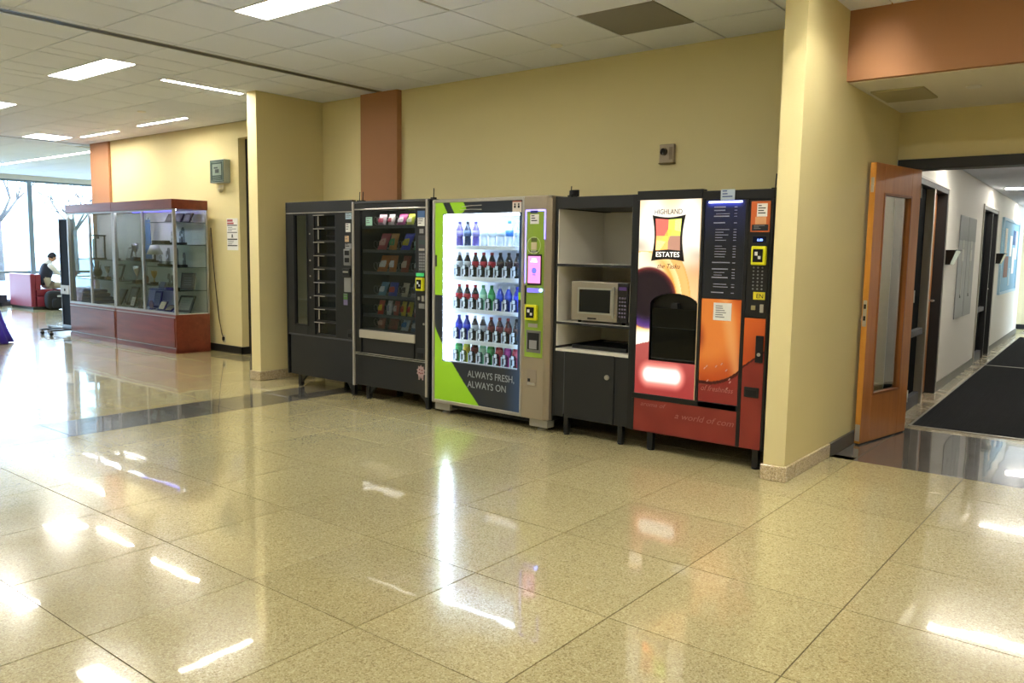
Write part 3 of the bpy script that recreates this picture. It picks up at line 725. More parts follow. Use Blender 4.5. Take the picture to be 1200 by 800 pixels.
# interior
bx('inner_back', (a-.04, b+.02, .18, .19, zb-.05, zt+.02), mat('inner dark', '2c2d30', .6), t)
bx('inner_side', (a-.045, a-.04, F+.05, .18, zb-.05, zt+.02), mat('inner dark'), t)
bx('inner_side', (b+.02, b+.025, F+.05, .18, zb-.05, zt+.02), mat('inner dark'), t)
bx('interior_lamp', (a+.02, b-.02, F+.045, F+.065, zt+.012, zt+.025), mat('dim tube', 'ffffff', .5, emit=14, ecol='fff2e0'), t)
rows = [1.685, 1.455, 1.248, 1.02, .838, .70]
for i, z in enumerate(rows):
    sh = bx('shelf_tray', (a-.035, b+.015, F+.06, .17, z-.02, z-.012), mat('tray dark', '3b3c3f', .45, metal=.3), t)
    bx('price_rail', (a-.035, b+.015, F+.052, F+.06, z-.035, z-.005), mat('rail grey', '5c5e62', .4), sh)
    mb = MB()
    for k in range(6):
        cx = a+.06+k*.128; pts = []
        for q in range(0, 41):
            an = q*PI/5; pts.append((cx+.038*math.cos(an), F+.135+q*.0042, z+.04+.038*math.sin(an)))
        mb.tube(pts, .0018, 4)
    obj('vend_spiral', mb, SATIN, sh)
BAGM = {}
def bag(name, w, h, d, c1, c2, label, loc, tilt=0.):
    t2 = thing(name, label, 'snack bag', loc, 'snack bags in the glass-front machine')
    x, y, z = loc; mb = MB(); nu, nv = 8, 10; vs = []
    for side in (-1, 1):
        for j in range(nv+1):
            for i in range(nu+1):
                u, v = i/nu, j/nv
                e = (math.sin(PI*min(1, max(0, u)))**.5)*(math.sin(PI*v)**.55)
                wr = noise.noise(Vector((u*5+x*9, v*6+z*7, side)))*.006
                vs.append((x+(u-.5)*w*(1-.06*math.sin(PI*v)), y+side*(d/2*e+wr*e)+(v*h*tilt), z+v*h))
    ry = random.Random(int(x*1000)+int(z*100)); lean = ry.uniform(.10, .38)*(.5 if w < .08 else 1); tw = ry.uniform(-.25, .25)
    xf = Matrix.Translation((x, y, z)) @ Matrix.Rotation(tw, 4, 'Z') @ Matrix(((1, 0, lean, 0), (0, 1, 0, 0), (0, 0, 1, 0), (0, 0, 0, 1))) @ Matrix.Translation((-x, -y, -z))
    mb.xf = xf; fs = []; N = (nu+1)*(nv+1)
    for s2 in (0, 1):
        for j in range(nv):
            for i in range(nu):
                q = s2*N+j*(nu+1)+i; f4 = (q, q+1, q+nu+2, q+nu+1); fs.append(f4 if s2 == 0 else f4[::-1])
    mb.add(vs, fs, True)
    obj('bag', mb, mat('foil '+c1, c1, .28, spec=.7, coat=.4), t2)
    dd = d/2+.001; mb = MB()
    mb.add([(x-w*.30, y-dd*.93+h*.30*tilt, z+h*.30), (x+w*.30, y-dd*.93+h*.30*tilt, z+h*.30), (x+w*.34, y-dd*1.12+h*.5*tilt, z+h*.52), (x+w*.22, y-dd*.95+h*.72*tilt, z+h*.74), (x-w*.26, y-dd*.95+h*.70*tilt, z+h*.70), (x-w*.36, y-dd*1.1+h*.5*tilt, z+h*.5)], [(0, 1, 2, 3, 4, 5)])
    mb.xf = xf; obj('front_print', mb, mat('foil '+c2, c2, .35), t2)
    mb = MB(); mb.box(x-w*.48, x+w*.48, y-.001+h*tilt, y+.001+h*tilt, z+h-.008, z+h+.006); mb.xf = xf; obj('top_seal', mb, mat('foil '+c1), t2)
sn = [  # row, px positions -> x, colours, words
 (0, [(-2.84, 'b9a6b0', 'c65a70', 'pale pink'), (-2.71, 'd7d3cf', 'a8485a', 'silver and red'), (-2.58, 'c25a9a', 'e8dfe6', 'magenta'), (-2.455, 'c9d04a', 'ece8d0', 'lime'), (-2.335, '5a55c0', 'dcd8ee', 'violet')], .105, .10),
 (1, [(-2.84, 'c8545c', 'ecb09a', 'red'), (-2.69, 'cf8a3a', '4f9a5c', 'orange and green'), (-2.52, '3a48c8', 'd8c83a', 'blue and yellow'), (-2.36, '3aa060', 'c8e0d0', 'green')], .115, .15),
 (2, [(-2.84, 'd07a2c', 'efe6da', 'orange and white'), (-2.69, 'c9772f', 'f0e9e0', 'tan and white'), (-2.53, 'a8442e', 'ecc7ac', 'brick red'), (-2.36, '8a2a30', 'f2e6e0', 'dark red')], .115, .15),
 (3, [(-2.84, '5c9ab4', 'e6eef0', 'pale blue'), (-2.69, '2f49b8', 'cf4a4e', 'blue and red'), (-2.53, 'd8c9a8', '3a2c28', 'beige'), (-2.38, 'a9a4a4', '5a5456', 'grey')], .11, .125),
 (4, [(-2.86, 'c9372c', 'e9c32c', 'red and yellow'), (-2.74, 'e3e0dc', '9a9aa8', 'white'), (-2.645, 'c8503e', 'f0d8d0', 'coral'), (-2.545, 'e2c92a', 'c23a2a', 'yellow'), (-2.46, 'd9cf3a', 'b02a22', 'lemon yellow'), (-2.36, 'c63a34', 'f0c8c0', 'red')], .07, .13),
 (5, [(-2.85, '8c3a38', 'd8a89a', 'dark red'), (-2.69, 'a64a44', '7c2a2a', 'maroon'), (-2.53, 'cfe4f0', '2f7cc0', 'white and blue'), (-2.38, '5f86a8', 'c8d6e0', 'steel blue')], .11, .115)]
rn = ['top', 'second', 'third', 'fourth', 'fifth', 'bottom']; orn = ['leftmost', 'second', 'third', 'fourth', 'fifth', 'sixth']
for ri, items, w, h in sn:
    for k, (x, c1, c2, words) in enumerate(items):
        bag('candy_bar' if ri == 4 else 'chip_bag', w, h, .045, c1, c2, '%s %s on the %s snack machine shelf, %s in row' % (words, 'candy bag' if ri == 4 else 'snack bag', rn[ri], orn[k]), (x, F+.105, rows[ri]-.008), .12)
# posters and controls
o = sticker(t, -2.955, -2.865, 1.675, 1.755, F+.011, mat('mint label', '9ccab8', .6), 3); 
sticker(t, -2.25, -2.16, 1.74, 1.80, F, mat('blue label', '4a6c9c', .6), 0)
sticker(t, -2.248, -2.162, 1.665, 1.74, F, PAPER, 3)
sticker(t, -2.225, -2.175, 1.60, 1.64, F, mat('grey label'), 0)
o = bx('selection_panel', (-2.235, -2.14, F-.006, F, 1.25, 1.58), mat('keypad plate', '3a3b3f', .4), t, .003)
mb = MB()
for i in range(3):
    for j in range(6): mb.box(-2.222+i*.026, -2.204+i*.026, F-.009, F-.006, 1.27+j*.027, 1.288+j*.027)
obj('keypad_buttons', mb, mat('key grey', '7d7e80', .5), o)
bx('price_display', (-2.225, -2.15, F-.008, F-.005, 1.50, 1.54), mat('lcd', '4d5a58', .2), o)
bx('bill_slot', (-2.222, -2.155, F-.012, F-.006, 1.445, 1.465), SATIN, o)
bx('reader_light', (-2.24, -2.165, F-.03, F, 1.215, 1.245), mat('reader green', '2f8a4a', .4, emit=.4), t, .004)
reader(t, -2.20, 1.145, F, .09, .12)
bx('coin_slot', (-2.24, -2.215, F-.008, F, 1.0, 1.03), SATIN, t, .002); bx('bezel', (-2.19, -2.16, F-.008, F, .99, 1.04), SATIN, t, .002)
bx('coin_return_button', (-2.225, -2.155, F-.01, F, .925, .97), mat('grey plate'), t, .003)
obj('door_lock', MB().cyl((-2.165, F-.008, .785), .010, .01, 'y', 12), SATIN, t)
o = bx('coin_return', (-2.25, -2.15, F-.012, F, .465, .56), BLACK2, t, .004); bx('return_cup', (-2.24, -2.16, F-.014, F-.011, .475, .52), VOID, o)
mb = MB(); pts = []
for k in range(20): a_ = 2*PI*k/20; rr = .055 if k % 2 else .040; pts.append((-2.205+rr*math.cos(a_), .345+rr*1.15*math.sin(a_)))
mb.prism(pts, F-.0, F+.004); mb.box(-2.235, -2.22, F, F+.004, .27, .31); mb.box(-2.19, -2.175, F, F+.004, .27, .31)
st = obj('round_sticker', mb, mat('sticker blush', 'b59a98', .6), t)
mb = MB()
for dx, dz in ((-.015, .02), (.015, .015), (0, -.015), (-.02, -.01), (.022, -.012)): mb.box(-2.205+dx-.007, -2.205+dx+.007, F-.001, F, .345+dz-.006, .345+dz+.006)
obj('sticker_print', mb, mat('sticker wine', '7c3a40', .6), st)
legs(t, [-2.96, -2.15], [-.19, .45], .135, BLACK)

# ---- 3: bright drinks machine
X0, X1, F = -2.045, -.745, -.25
t = thing('drinks_vending_machine', 'tall silver drinks vending machine with lime swoosh and brightly lit bottles', 'vending machine', ((X0+X1)/2, .1, 0))
a, b, zb, zt = -1.925, -1.075, .475, 1.765
shell(t, X0+.03, X1-.02, F+.06, .57, .09, 1.87, BLACK, name='cabinet')
bx('side_panel', (X1-.03, X1-.002, F+.05, F+.6, .09, 1.885), BLACK, t, .006)
bx('top_cap', (X0+.01, X1-.02, F+.0, F+.62, 1.872, 1.893), mat('cap silver', '9b968d', .4, metal=.5), t, .004)
mb = MB(); zf0, zf1 = .095, 1.89; fw = .03; dx1 = -1.045
mb.box(X0, X0+fw, F-.012, F+.05, zf0, zf1); mb.box(dx1, dx1+.022, F-.012, F+.05, zf0, zf1); mb.box(X0+fw, dx1, F-.012, F+.05, zf1-.028, zf1); mb.box(X0+fw, dx1, F-.012, F+.05, zf0, zf0+.03)
obj('door_frame', mb, SATIN, t, .005)
LIME, DARK = hx('9ccf2a'), hx('22272d')
def door_print(x, z):
    u = (x-X0)/(dx1-X0); v = (z-.12)/(1.86-.12)
    c = mixc(DARK, hx('2e4a6c'), sm(.80, 1.0, u)*.8*(1-sm(.9, 1, v)))
    # upper lime strokes
    if z > 1.0:
        if u < .26-.0 + (z-1.86)*-.75*0 and (u < .03+.11*(1.86-z)/.1*0+.25) :
            if u < .10+.62*(1.90-z) and not (.035 < (u-.0) and False): pass
        d1 = u-.62*(1.86-z)            # diagonal running down to the right
        if d1 < .12 and u < .3: c = LIME
        if .20 < d1 < .36 and u + .9*(1.86-z)*1.4 < .46: c = LIME
        if z < 1.42 and u < .16: c = LIME if abs(z-1.36) > .05 or u > .05 else DARK
        if z < 1.12: c = mixc(LIME, DARK, sm(1.12, 1.0, z) if False else (1 if z < 1.06 else 0))
        if d1 < .12 and u < .06 and 1.60 > z > 1.42: c = LIME
    # lower swoosh
    zl = .84-.8*max(0, u-.0)**.62*1.0
    if z < .9:
        edge = .86-1.02*(u/.62)**.75*.78 if u > 0 else .86
        if z < edge and u < .62: c = mixc(LIME, hx('8fc21e'), sm(.5, .12, z))
    return c
hole = lambda x, z: a < x < b and zb < z < zt
print_panel('door_graphic', X0+fw, dx1, zf0+.03, zf1-.028, F-.004, door_print, painted('door print', emit=.15), t, .005, hole)
mb = MB(); mb.box(X0+fw, a, F, F+.04, zf0+.03, zf1-.028); mb.box(b, dx1, F, F+.04, zf0+.03, zf1-.028); mb.box(a, b, F, F+.04, zf0+.03, zb); mb.box(a, b, F, F+.04, zt, zf1-.028)
obj('door_panel', mb, BLACK, t)
bx('display_glass', (a, b, F-.003, F+.001, zb, zt), glass('drinks glass', 'f4faff', .35, .97), t)
text('slogan_text', 'ALWAYS FRESH,', .083, (-1.62, F-.006, .365), mat('slogan grey', '9aa0a4', .6), t, xscale=.87)
text('slogan_text', 'ALWAYS ON', .083, (-1.62, F-.006, .275), mat('slogan grey'), t, xscale=.90)
# lit interior
INW = mat('cooler white', 'e8eef4', .5)
bx('inner_back', (a-.04, b+.02, .12, .13, zb-.03, zt+.03), INW, t)
bx('inner_side', (a-.045, a-.04, F+.05, .12, zb-.03, zt+.03), INW, t); bx('inner_side', (b+.02, b+.025, F+.05, .12, zb-.03, zt+.03), mat('cooler steel', '7c90a4', .4), t)
bx('inner_top', (a-.04, b+.02, F+.05, .12, zt+.025, zt+.03), INW, t); bx('inner_floor', (a-.04, b+.02, F+.05, .12, zb-.03, zb-.025), INW, t)
LED = mat('cooler led', 'ffffff', .5, emit=15, ecol='e6f0ff')
bx('light_strip', (a+.005, a+.03, F+.012, F+.03, zb+.01, zt-.01), LED, t); bx('light_strip', (b-.012, b-.002, F+.012, F+.03, zb+.01, zt-.01), mat('cooler led dim', 'ffffff', .5, emit=4, ecol='a8ccff'), t)
bx('light_strip', (a+.04, b-.02, F+.02, F+.04, zt-.02, zt-.008), LED, t)
bx('lit_side_panel', (a+.03, a+.075, F+.035, F+.05, zb+.01, zt-.01), mat('lit white', 'ffffff', .5, emit=1.1, ecol='e4f0ff'), t)
SHZ = [1.488, 1.215, .925, .655, .40]
SHZ = [1.49, 1.225, .945, .675, .478]
BT = {}
def bottle_proto(key, liquid, cap, lab, big=1.):
    h = .215*big; r = .033
    t2 = thing('drink_bottle', 'x', 'bottle', (0, 0, 0))
    clear = liquid == 'clear'
    lm = mat('drink '+liquid, 'dfe9f0' if clear else liquid, .08, spec=.7, coat=.6, trans=.35 if clear else 0)
    prof = [(r*.8, 0), (r, .008), (r, .055*big), (r*.88, .085*big), (r, .12*big), (r*.96, .145*big), (r*.45, .185*big), (r*.38, .195*big)]
    obj('body', MB().lathe(prof, n=12), lm, t2)
    obj('cap', MB().lathe([(r*.44, .193*big), (r*.44, .213*big), (r*.40, .216*big)], n=10), mat('cap '+cap, cap, .4), t2)
    obj('label_band', MB().lathe([(r*1.03, .088*big), (r*1.03, .138*big)], n=12), mat('band '+lab, lab, .5), t2)
    return t2
specs = {  # liquid, cap, label, words
 'grape': ('5a4c9c', '3a3470', '8c84c8', 'violet sports drink'), 'navy': ('24304c', '1c2438', '4c6080', 'dark blue drink'), 'water': ('clear', 'e8f0f4', 'd4e4ee', 'clear water'),
 'wblue': ('clear', '3a7cc8', '3a78c4', 'clear water with blue label'), 'cola': ('24120e', 'b8202c', 'c02c3a', 'cola with red label'), 'zero': ('1c1416', '22181a', '3c2428', 'black-label cola'),
 'diet': ('2c1c1a', 'd0d4d8', 'c8ccd0', 'silver-label cola'), 'lime': ('3cae5c', '2c8c48', '58c878', 'green soda'), 'pale': ('8ed8b0', '3ca868', 'b8e8c8', 'pale green soda'),
 'blue': ('2a48c8', 'f0f4f8', '3c60d8', 'blue drink'), 'dblue': ('2430a8', '2438b0', '2c3cd0', 'deep blue label soda'), 'yellow': ('c8d23c', '3ca040', 'e0c83c', 'yellow-green soda'), 'red': ('b83040', 'c04048', 'd05058', 'red drink'), 'pink': ('d050a8', 'e8e8ec', 'd860b0', 'pink drink'), 'rootb': ('4a1c18', 'a03c38', '7c3030', 'dark brown soda')}
ROWS = [['grape', 'navy', 'grape', 'water', 'water', 'water', 'wblue', 'water'], ['diet', 'diet', 'cola', 'cola', 'cola', 'zero', 'zero', 'zero'], ['cola', 'cola', 'cola', 'pale', 'lime', 'blue', 'blue', 'dblue'],
        ['dblue', 'dblue', 'diet', 'diet', 'rootb', 'rootb', 'rootb', 'zero'], ['lime', 'yellow', 'rootb', 'pale', 'lime', 'red', 'pink', 'red']]
SHN = ['top', 'second', 'third', 'fourth', 'bottom']; ORD = ['leftmost', 'second', 'third', 'fourth', 'fifth', 'sixth', 'seventh', 'rightmost']
GATE = glass('clear gate', 'dfe8ee', .7, .8)
GW = mat('gate white', 'e8eef2', .35)
for ri, z in enumerate(SHZ):
    sh = bx('shelf_tray', (a+.03, b-.0, F+.05, .10, z-.022, z-.004), INW, t, .002)
    bx('price_rail', (a+.03, b-.0, F+.036, F+.05, z-.032, z+.004), WHITE, sh, .002)
    for k in range(8):
        x = a+.102+k*.093; y = F+.105; kind = ROWS[ri][k]; liq, cap, lab, words = specs[kind]
        zz = z + (.0 if ri == 0 else .0)
        if kind not in BT: BT[kind] = bottle_proto(kind, liq, cap, lab); bo = BT[kind]; bo.location = (x, y, zz-.003)
        else: bo = dup(BT[kind], (x, y, zz-.003))
        bo['label'] = '%s bottle on the %s lit shelf, %s in row' % (words, SHN[ri], ORD[k]); bo['group'] = 'bottles in the drinks machine'
        if ri:
            mb = MB(); w = .034
            pts = [(x-w, z), (x-w, z+.085), (x-w*.6, z+.105), (x+w*.6, z+.105), (x+w, z+.085), (x+w, z)]
            mb.prism(pts, F+.058, F+.066); g = obj('bottle_gate', mb, GATE, sh)
            mb = MB(); mb.box(x-w*.5, x+w*.3, F+.054, F+.058, z+.07, z+.10); mb.box(x-w, x-w*.78, F+.054, F+.066, z, z+.085); mb.box(x-w*.4, x+w*.1, F+.054, F+.058, z+.005, z+.02); mb.box(x-w*.1, x+w*.45, F+.054, F+.058, z+.02, z+.065)
            obj('gate_ribs', mb, GW, sh)
# control column
CH = (-1.02, -.765)
mb = MB(); mb.prism_z([(dx1+.022, F-.012), (-.80, F-.012), (-.765, F+.02), (-.755, F+.06), (-.755, F+.1), (dx1+.022, F+.1)], .095, 1.89); obj('control_column', mb, CHAMP, t, .004)
GRN = mat('lime panel', '8aa838', .45); y = F-.016
bx('control_panel', (-.995, -.815, y, F-.01, .60, 1.77), GRN, t, .004)
LP = mat('violet light', '8c84e8', .4, emit=1.6, ecol='6c64ff')
mb = MB(); mb.box(-1.003, -.995, y-.001, F-.01, 1.2, 1.78); mb.box(-.995, -.815, y-.001, F-.01, 1.77, 1.782); mb.box(-.815, -.808, y-.001, F-.01, 1.55, 1.78); obj('glow_outline', mb, LP, t)
bx('camera_bar', (-.95, -.88, y-.01, y, 1.755, 1.775), mat('blue bar', '2c3478', .3), t, .002)
sticker(t, -.955, -.87, 1.67, 1.745, y, PAPER, 3, ink=INK)
mb = MB(); ring = []
for k in range(24): 
    q0, q1 = 2*PI*k/24, 2*PI*(k+1)/24
    mb.add([(-.915+r*math.cos(q), y-.002, 1.50+r*math.sin(q)) for r, q in ((.062, q0), (.062, q1), (.070, q1), (.070, q0))], [(0, 3, 2, 1)])
obj('round_print', mb, mat('pale lime', 'b7c88a', .5), t)
bx('label_block', (-.94, -.885, y-.006, y, 1.465, 1.525), mat('cream block', 'd2cc9a'), t, .002); bx('label_block', (-.94, -.885, y-.006, y, 1.528, 1.56), mat('olive block', '59622c', .5), t, .002)
sticker(t, -.955, -.865, 1.435, 1.460, y, mat('dark text plate', '3c4a30', .5), 2, ink=WINK)
sc = bx('touch_screen', (-.97, -.832, y-.010, y, 1.185, 1.43), BLACK, t, .004)
bx('screen_image', (-.962, -.840, y-.012, y-.009, 1.20, 1.415), mat('pink screen', 'c26a9e', .3, emit=.75), sc)
mb = MB(); mb.box(-.925, -.88, y-.0135, y-.012, 1.385, 1.395); mb.box(-.935, -.87, y-.0135, y-.012, 1.368, 1.376); obj('screen_lines', mb, mat('screen white', 'ffffff', .4, emit=.9), sc)
mb = MB(); mb.lathe([(.024, -.0135), (.024, -.012)], (-.90, y, 1.30), 14, 'y'); mb.box(-.915, -.885, y-.0135, y-.012, 1.262, 1.272); obj('screen_symbol', mb, mat('screen blue', '4a52c8', .4, emit=.7), sc)
o = bx('bill_validator', (-.965, -.855, y-.02, y, 1.125, 1.16), mat('validator violet', '5a52b0', .4, emit=.7), t, .004)
obj('status_light', MB().cyl((-.835, y-.012, 1.145), .013, .012, 'y', 12), mat('blue light', '8ca4ff', .4, emit=3, ecol='6c8cff'), t)
bx('speaker_slot', (-1.0, -.985, y-.004, y, 1.03, 1.18), VOID, t)
reader(t, -.918, .965, y, .115, .125)
bx('bill_slot', (-.955, -.865, y-.008, y, .845, .875), SATIN, t, .002)
rc = bx('coin_return', (-.975, -.83, y-.004, y, .64, .82), mat('return grey', '6c6c66', .4), t, .004); bx('return_cup', (-.96, -.845, y-.006, y-.003, .665, .80), VOID, rc); bx('return_flap', (-.94, -.865, y-.010, y-.005, .67, .74), mat('grey label'), rc)
o = bx('lock_plate', (-.965, -.87, F-.016, F-.012, .36, .50), mat('plate champagne', 'a3978a', .4, metal=.5), t, .003); bx('lock_handle', (-.955, -.88, F-.024, F-.015, .372, .392), SATIN, o, .002); bx('lock_slot', (-.955, -.93, F-.018, F-.015, .40, .425), VOID, o)
sticker(t, -1.145, -1.052, 1.765, 1.85, F-.008, mat('cream label', 'ddd2c8', .7), 0)
mb = MB()
for xx in (-1.12, -1.08): mb.lathe([(.008, -.0115), (.008, -.0105)], (xx, F, 1.83), 10, 'y'); mb.box(xx-.009, xx+.009, F-.0112, F-.0105, 1.80, 1.82)
obj('label_figures', mb, INK, t)
bx('label_stripe', (-1.145, -1.052, F-.0112, F-.0105, 1.848, 1.856), mat('red stripe', 'b0563c', .6), t)
mb = MB(); mb.tube([(-1.70, F-.007, 1.823), (-1.6, F-.007, 1.83), (-1.48, F-.007, 1.832)], .003, 5); mb.tube([(-1.72, F-.007, 1.795), (-1.6, F-.007, 1.80), (-1.48, F-.007, 1.797)], .003, 5)
obj('silver_lines', mb, SATIN, t)
bx('base_skirt', (X0+.04, X1-.03, F+.04, .5, .055, .095), VOID, t)
for x in (-1.93, -.86):
    for yy in (F+.06, .45):
        o = bx('foot_bracket', (x-.09, x+.09, yy-.05, yy+.05, .03, .09), mat('bracket grey', 'a09c90', .4, metal=.3), t, .003)
        obj('foot_pad', MB().lathe([(.035, 0), (.035, .01), (.015, .014), (.015, .03)], (x, yy, 0), 14), mat('bracket grey'), o)

# ---- 4: tall cupboard with open shelves
X0, X1, F = -.735, -.005, -.22
t = thing('microwave_cabinet', 'tall black cabinet with open white shelves holding the microwave', 'cabinet', ((X0+X1)/2, .1, 0))
mb = MB(); mb.box(X0, X0+.02, F, .56, .14, 1.875); mb.box(X1-.04, X1, F-.01, .56, .14, 1.875); mb.box(X0+.02, X1-.04, F, .56, 1.795, 1.875); mb.box(X0+.02, X1-.04, .545, .56, .14, .70)
obj('carcass', mb, BLACK, t, .003)
bx('header_edge', (X0+.02, X1-.04, F-.003, F+.01, 1.785, 1.875), BLACK2, t, .003)
LAM = mat('white laminate', 'dcd8cc', .45)
bx('inner_side', (X0+.02, X0+.028, F+.004, .545, .71, 1.785), LAM, t); bx('inner_side', (X1-.048, X1-.04, F+.004, .545, .71, 1.785), LAM, t)
bx('inner_back', (X0+.028, X1-.048, .44, .545, .71, 1.785), LAM, t)
for z, th in ((1.36, .018), (.905, .02), (.69, .02)):
    sh = bx('shelf', (X0+.02, X1-.04, F+.006, .545, z-th, z), LAM, t); bx('shelf_edge', (X0+.02, X1-.04, F-.002, F+.006, z-th-.002 if z > 1 else z-th, z-.001), BLACK2 if z > .8 else LAM, sh)
bx('fixed_panel', (X0+.02, -.632, F, F+.02, .145, .67), BLACK2, t, .002); bx('fixed_panel', (-.162, X1-.04, F, F+.02, .145, .67), BLACK2, t, .002)
o = bx('cabinet_door', (-.618, -.166, F-.006, F+.014, .145, .672), BLACK2, t, .002)
bx('door_edge', (-.628, -.620, F-.007, F+.01, .17, .672), mat('dull trim'), o)
obj('door_lock', MB().lathe([(.018, -.014), (.02, -.006), (.02, 0)], (-.225, F-.006, .505), 14, 'y'), SATIN, o)
legs(t, [-.61, -.11], [-.19, .45], .145, BLACK, .04, False)
# microwave
mx0, mx1, mz0, mz1, my = -.595, -.085, .985, 1.262, -.20
my = -.19
mw = thing('microwave', 'stainless steel microwave oven on the middle shelf of the tall cabinet', 'microwave', ((mx0+mx1)/2, my+.2, .905))
STL = mat('microwave steel', 'a79f92', .36, metal=.7)
mz0, mz1 = .925, 1.225
bx('casing', (mx0, mx1, my+.02, my+.36, mz0, mz1), STL, mw, .006)
bx('door', (mx0, -.175, my, my+.02, mz0, mz1), STL, mw, .004)
mb = MB(); mb.frame(mx0+.062, -.222, mz0+.052, mz1-.045, .014, my-.004, my+.002); obj('door_bezel', mb, SILVER, mw)
bx('door_window', (mx0+.076, -.236, my-.002, my+.002, mz0+.066, mz1-.059), mat('oven glass', '121315', .12), mw)
bx('door_handle', (-.205, -.188, my-.03, my-.016, mz0+.03, mz1-.03), SILVER, mw, .004)
for z in (mz0+.05, mz1-.06): bx('handle_post', (-.202, -.191, my-.018, my, z, z+.012), SILVER, mw)
cp = bx('control_panel', (-.175, mx1, my, my+.02, mz0, mz1), mat('mw panel', '1c1a20', .25), mw, .003)
bx('clock_display', (-.163, mx1+-.012, my-.002, my, mz1-.055, mz1-.03), mat('mw lcd', '3c2a50', .2, emit=.2), cp)
mb = MB()
for i in range(3):
    for j in range(6): mb.box(-.16+i*.023, -.146+i*.023, my-.003, my, mz0+.04+j*.028, mz0+.053+j*.028)
obj('keypad_buttons', mb, mat('mw keys', '6c6478', .5), cp)
bx('vent_strip', (-.44, -.36, my-.002, my, mz0+.012, mz0+.024), VOID, mw)
for x in (mx0+.05, mx1-.06):
    for yy in (my+.05, my+.3): obj('foot', MB().cyl((x, yy, .905), .015, .022), VOID, mw)
dk = thing('paper_tray', 'flat black tray lying on the lowest white shelf of the tall cabinet', 'tray', (-.36, -.0, .69))
mb = MB(); tx0, tx1, ty0, ty1 = -.62, -.12, -.13, .22
mb.box(tx0, tx1, ty0, ty1, .691, .697); mb.box(tx0, tx1, ty0, ty0+.012, .697, .722); mb.box(tx0, tx1, ty1-.012, ty1, .697, .722); mb.box(tx0, tx0+.012, ty0+.012, ty1-.012, .697, .722); mb.box(tx1-.012, tx1, ty0+.012, ty1-.012, .697, .722)
obj('tray_body', mb, BLACK, dk, .002)
mb = MB()
for k in range(12): mb.box(tx0+.03+k*.038, tx0+.045+k*.038, ty0+.02, ty1-.02, .698, .706)
obj('tray_ribs', mb, BLACK2, dk)

# ---- 5: coffee machine
X0, X1, F = .005, 1.015, -.24
t = thing('coffee_vending_machine', 'red and orange coffee vending machine with a backlit coffee poster, next to the right pier', 'vending machine', ((X0+X1)/2, .1, 0))
shell(t, X0+.01, X1-.01, F+.06, .57, .14, 1.885, BLACK)
mb = MB(); mb.box(X0, .515, F-.01, F+.06, 1.83, 1.895); mb.box(.515, X1, F-.004, F+.06, 1.815, 1.875); mb.box(X0, X0+.022, F-.01, F+.06, .14, 1.83)
mb.box(.512, .532, F-.01, F+.06, .14+.28, 1.83); mb.box(X1-.016, X1, F-.004, F+.12, .14, 1.815); mb.box(X0, .835, F-.012, F+.06, .385, .425); mb.box(.825, .850, F-.006, F+.06, .14, 1.815)
mb.box(.022, .51, F+.055, F+.06, .14, 1.83); mb.box(.53, X1-.016, F+.02, F+.06, .14, 1.815)
obj('front_frame', mb, BLACK, t, .003)
SH = noise.noise
def poster(x, z):
    u = (x-.027)/(.512-.027); v = (z-.425)/(1.83-.425)
    c = mixc(hx('e8b478'), hx('fff4e0'), sm(1.0, .86, v)*sm(.62, .74, v)) if v > .6 else hx('f0c08c')
    hot = sm(.35, 0, math.hypot((u-.22)*.8, (v-.95)*2.2))+sm(.35, 0, math.hypot((u-.8)*.8, (v-.95)*2.2)); c = mixc(c, hx('fffdf4'), min(1, hot))  # hot spots of the lamps behind the film, painted into the colours
    if v < .80: c = mixc(c, hx('f6e6cf'), sm(.80, .70, v))
    # soft grey-pink landscape on the sides
    c = mixc(c, hx('b8aa98'), .8*sm(.06, 0, abs(v-.765+.05*u))*(sm(.25, 0, u)+sm(.7, 1, u)))
    c = mixc(c, hx('c8746a'), .9*sm(.10, 0, abs(v-.62))*sm(.6, 1, u))
    if v < .74: c = mixc(c, hx('e9b27a'), sm(.74, .60, v)*.9)
    # cup: cream rim, orange glow, dark coffee
    cx, cz = .10, .46; d = math.hypot((u-cx)/.98, (v-cz)*2.05/.98)
    if v < .74:
        if d < .78: c = mixc(hx('f6b25c'), hx('fbe2bc'), sm(.50, .75, d)) 
        if .66 < d < .80 and u > .4: c = mixc(c, hx('e69a48'), .7)
        if .40 < d <= .58: c = mixc(hx('fff0d0'), hx('f2a04a'), sm(.42, .56, d)*sm(.0, .6, u))
    e = math.hypot((u-.19)/.44, (v-.50)/.155)
    if e < 1.0: c = mixc(hx('1c1018'), hx('5c2426'), sm(.82, 1.0, e)); 
    if e < 1.0 and v < .44: c = mixc(c, hx('5a3c96'), .7*sm(.5, .95, e)*sm(.45, .38, v))
    if 1.0 <= e < 1.06: c = mixc(hx('5c2426'), c, (e-1)/.06)
    # white hot saucer at the left, red table below
    if v < .36:
        c = mixc(c, hx('fff2e6'), sm(.36, .31, v)*sm(.5, .2, u))
    tz = .255-.05*0+.09*u
    if v < tz: c = mixc(hx('a04c48'), hx('903030'), sm(tz, .0, v)); 
    if v < .3:
        g = math.hypot(max(0, abs(u-.45)-.22)/.12, (v-.105)/.05); c = mixc(c, hx('e88a80'), sm(1.7, .8, g)); c = mixc(c, hx('fff6f0'), sm(1.0, .5, g))  # lower backlight hot spot, painted over the red table
    return c
def in_arch(x, z):
    if not (.137 < x < .512): return False
    return .675 < z < 1.085+.085*(1-((x-.325)/.1875)**2)**.5 if abs(x-.325) < .1875 else False
pp = print_panel('backlit_poster', .027, .512, .425, 1.83, F-.006, poster, painted('backlit print', emit=.34, rough=.25), t, .006, in_arch)
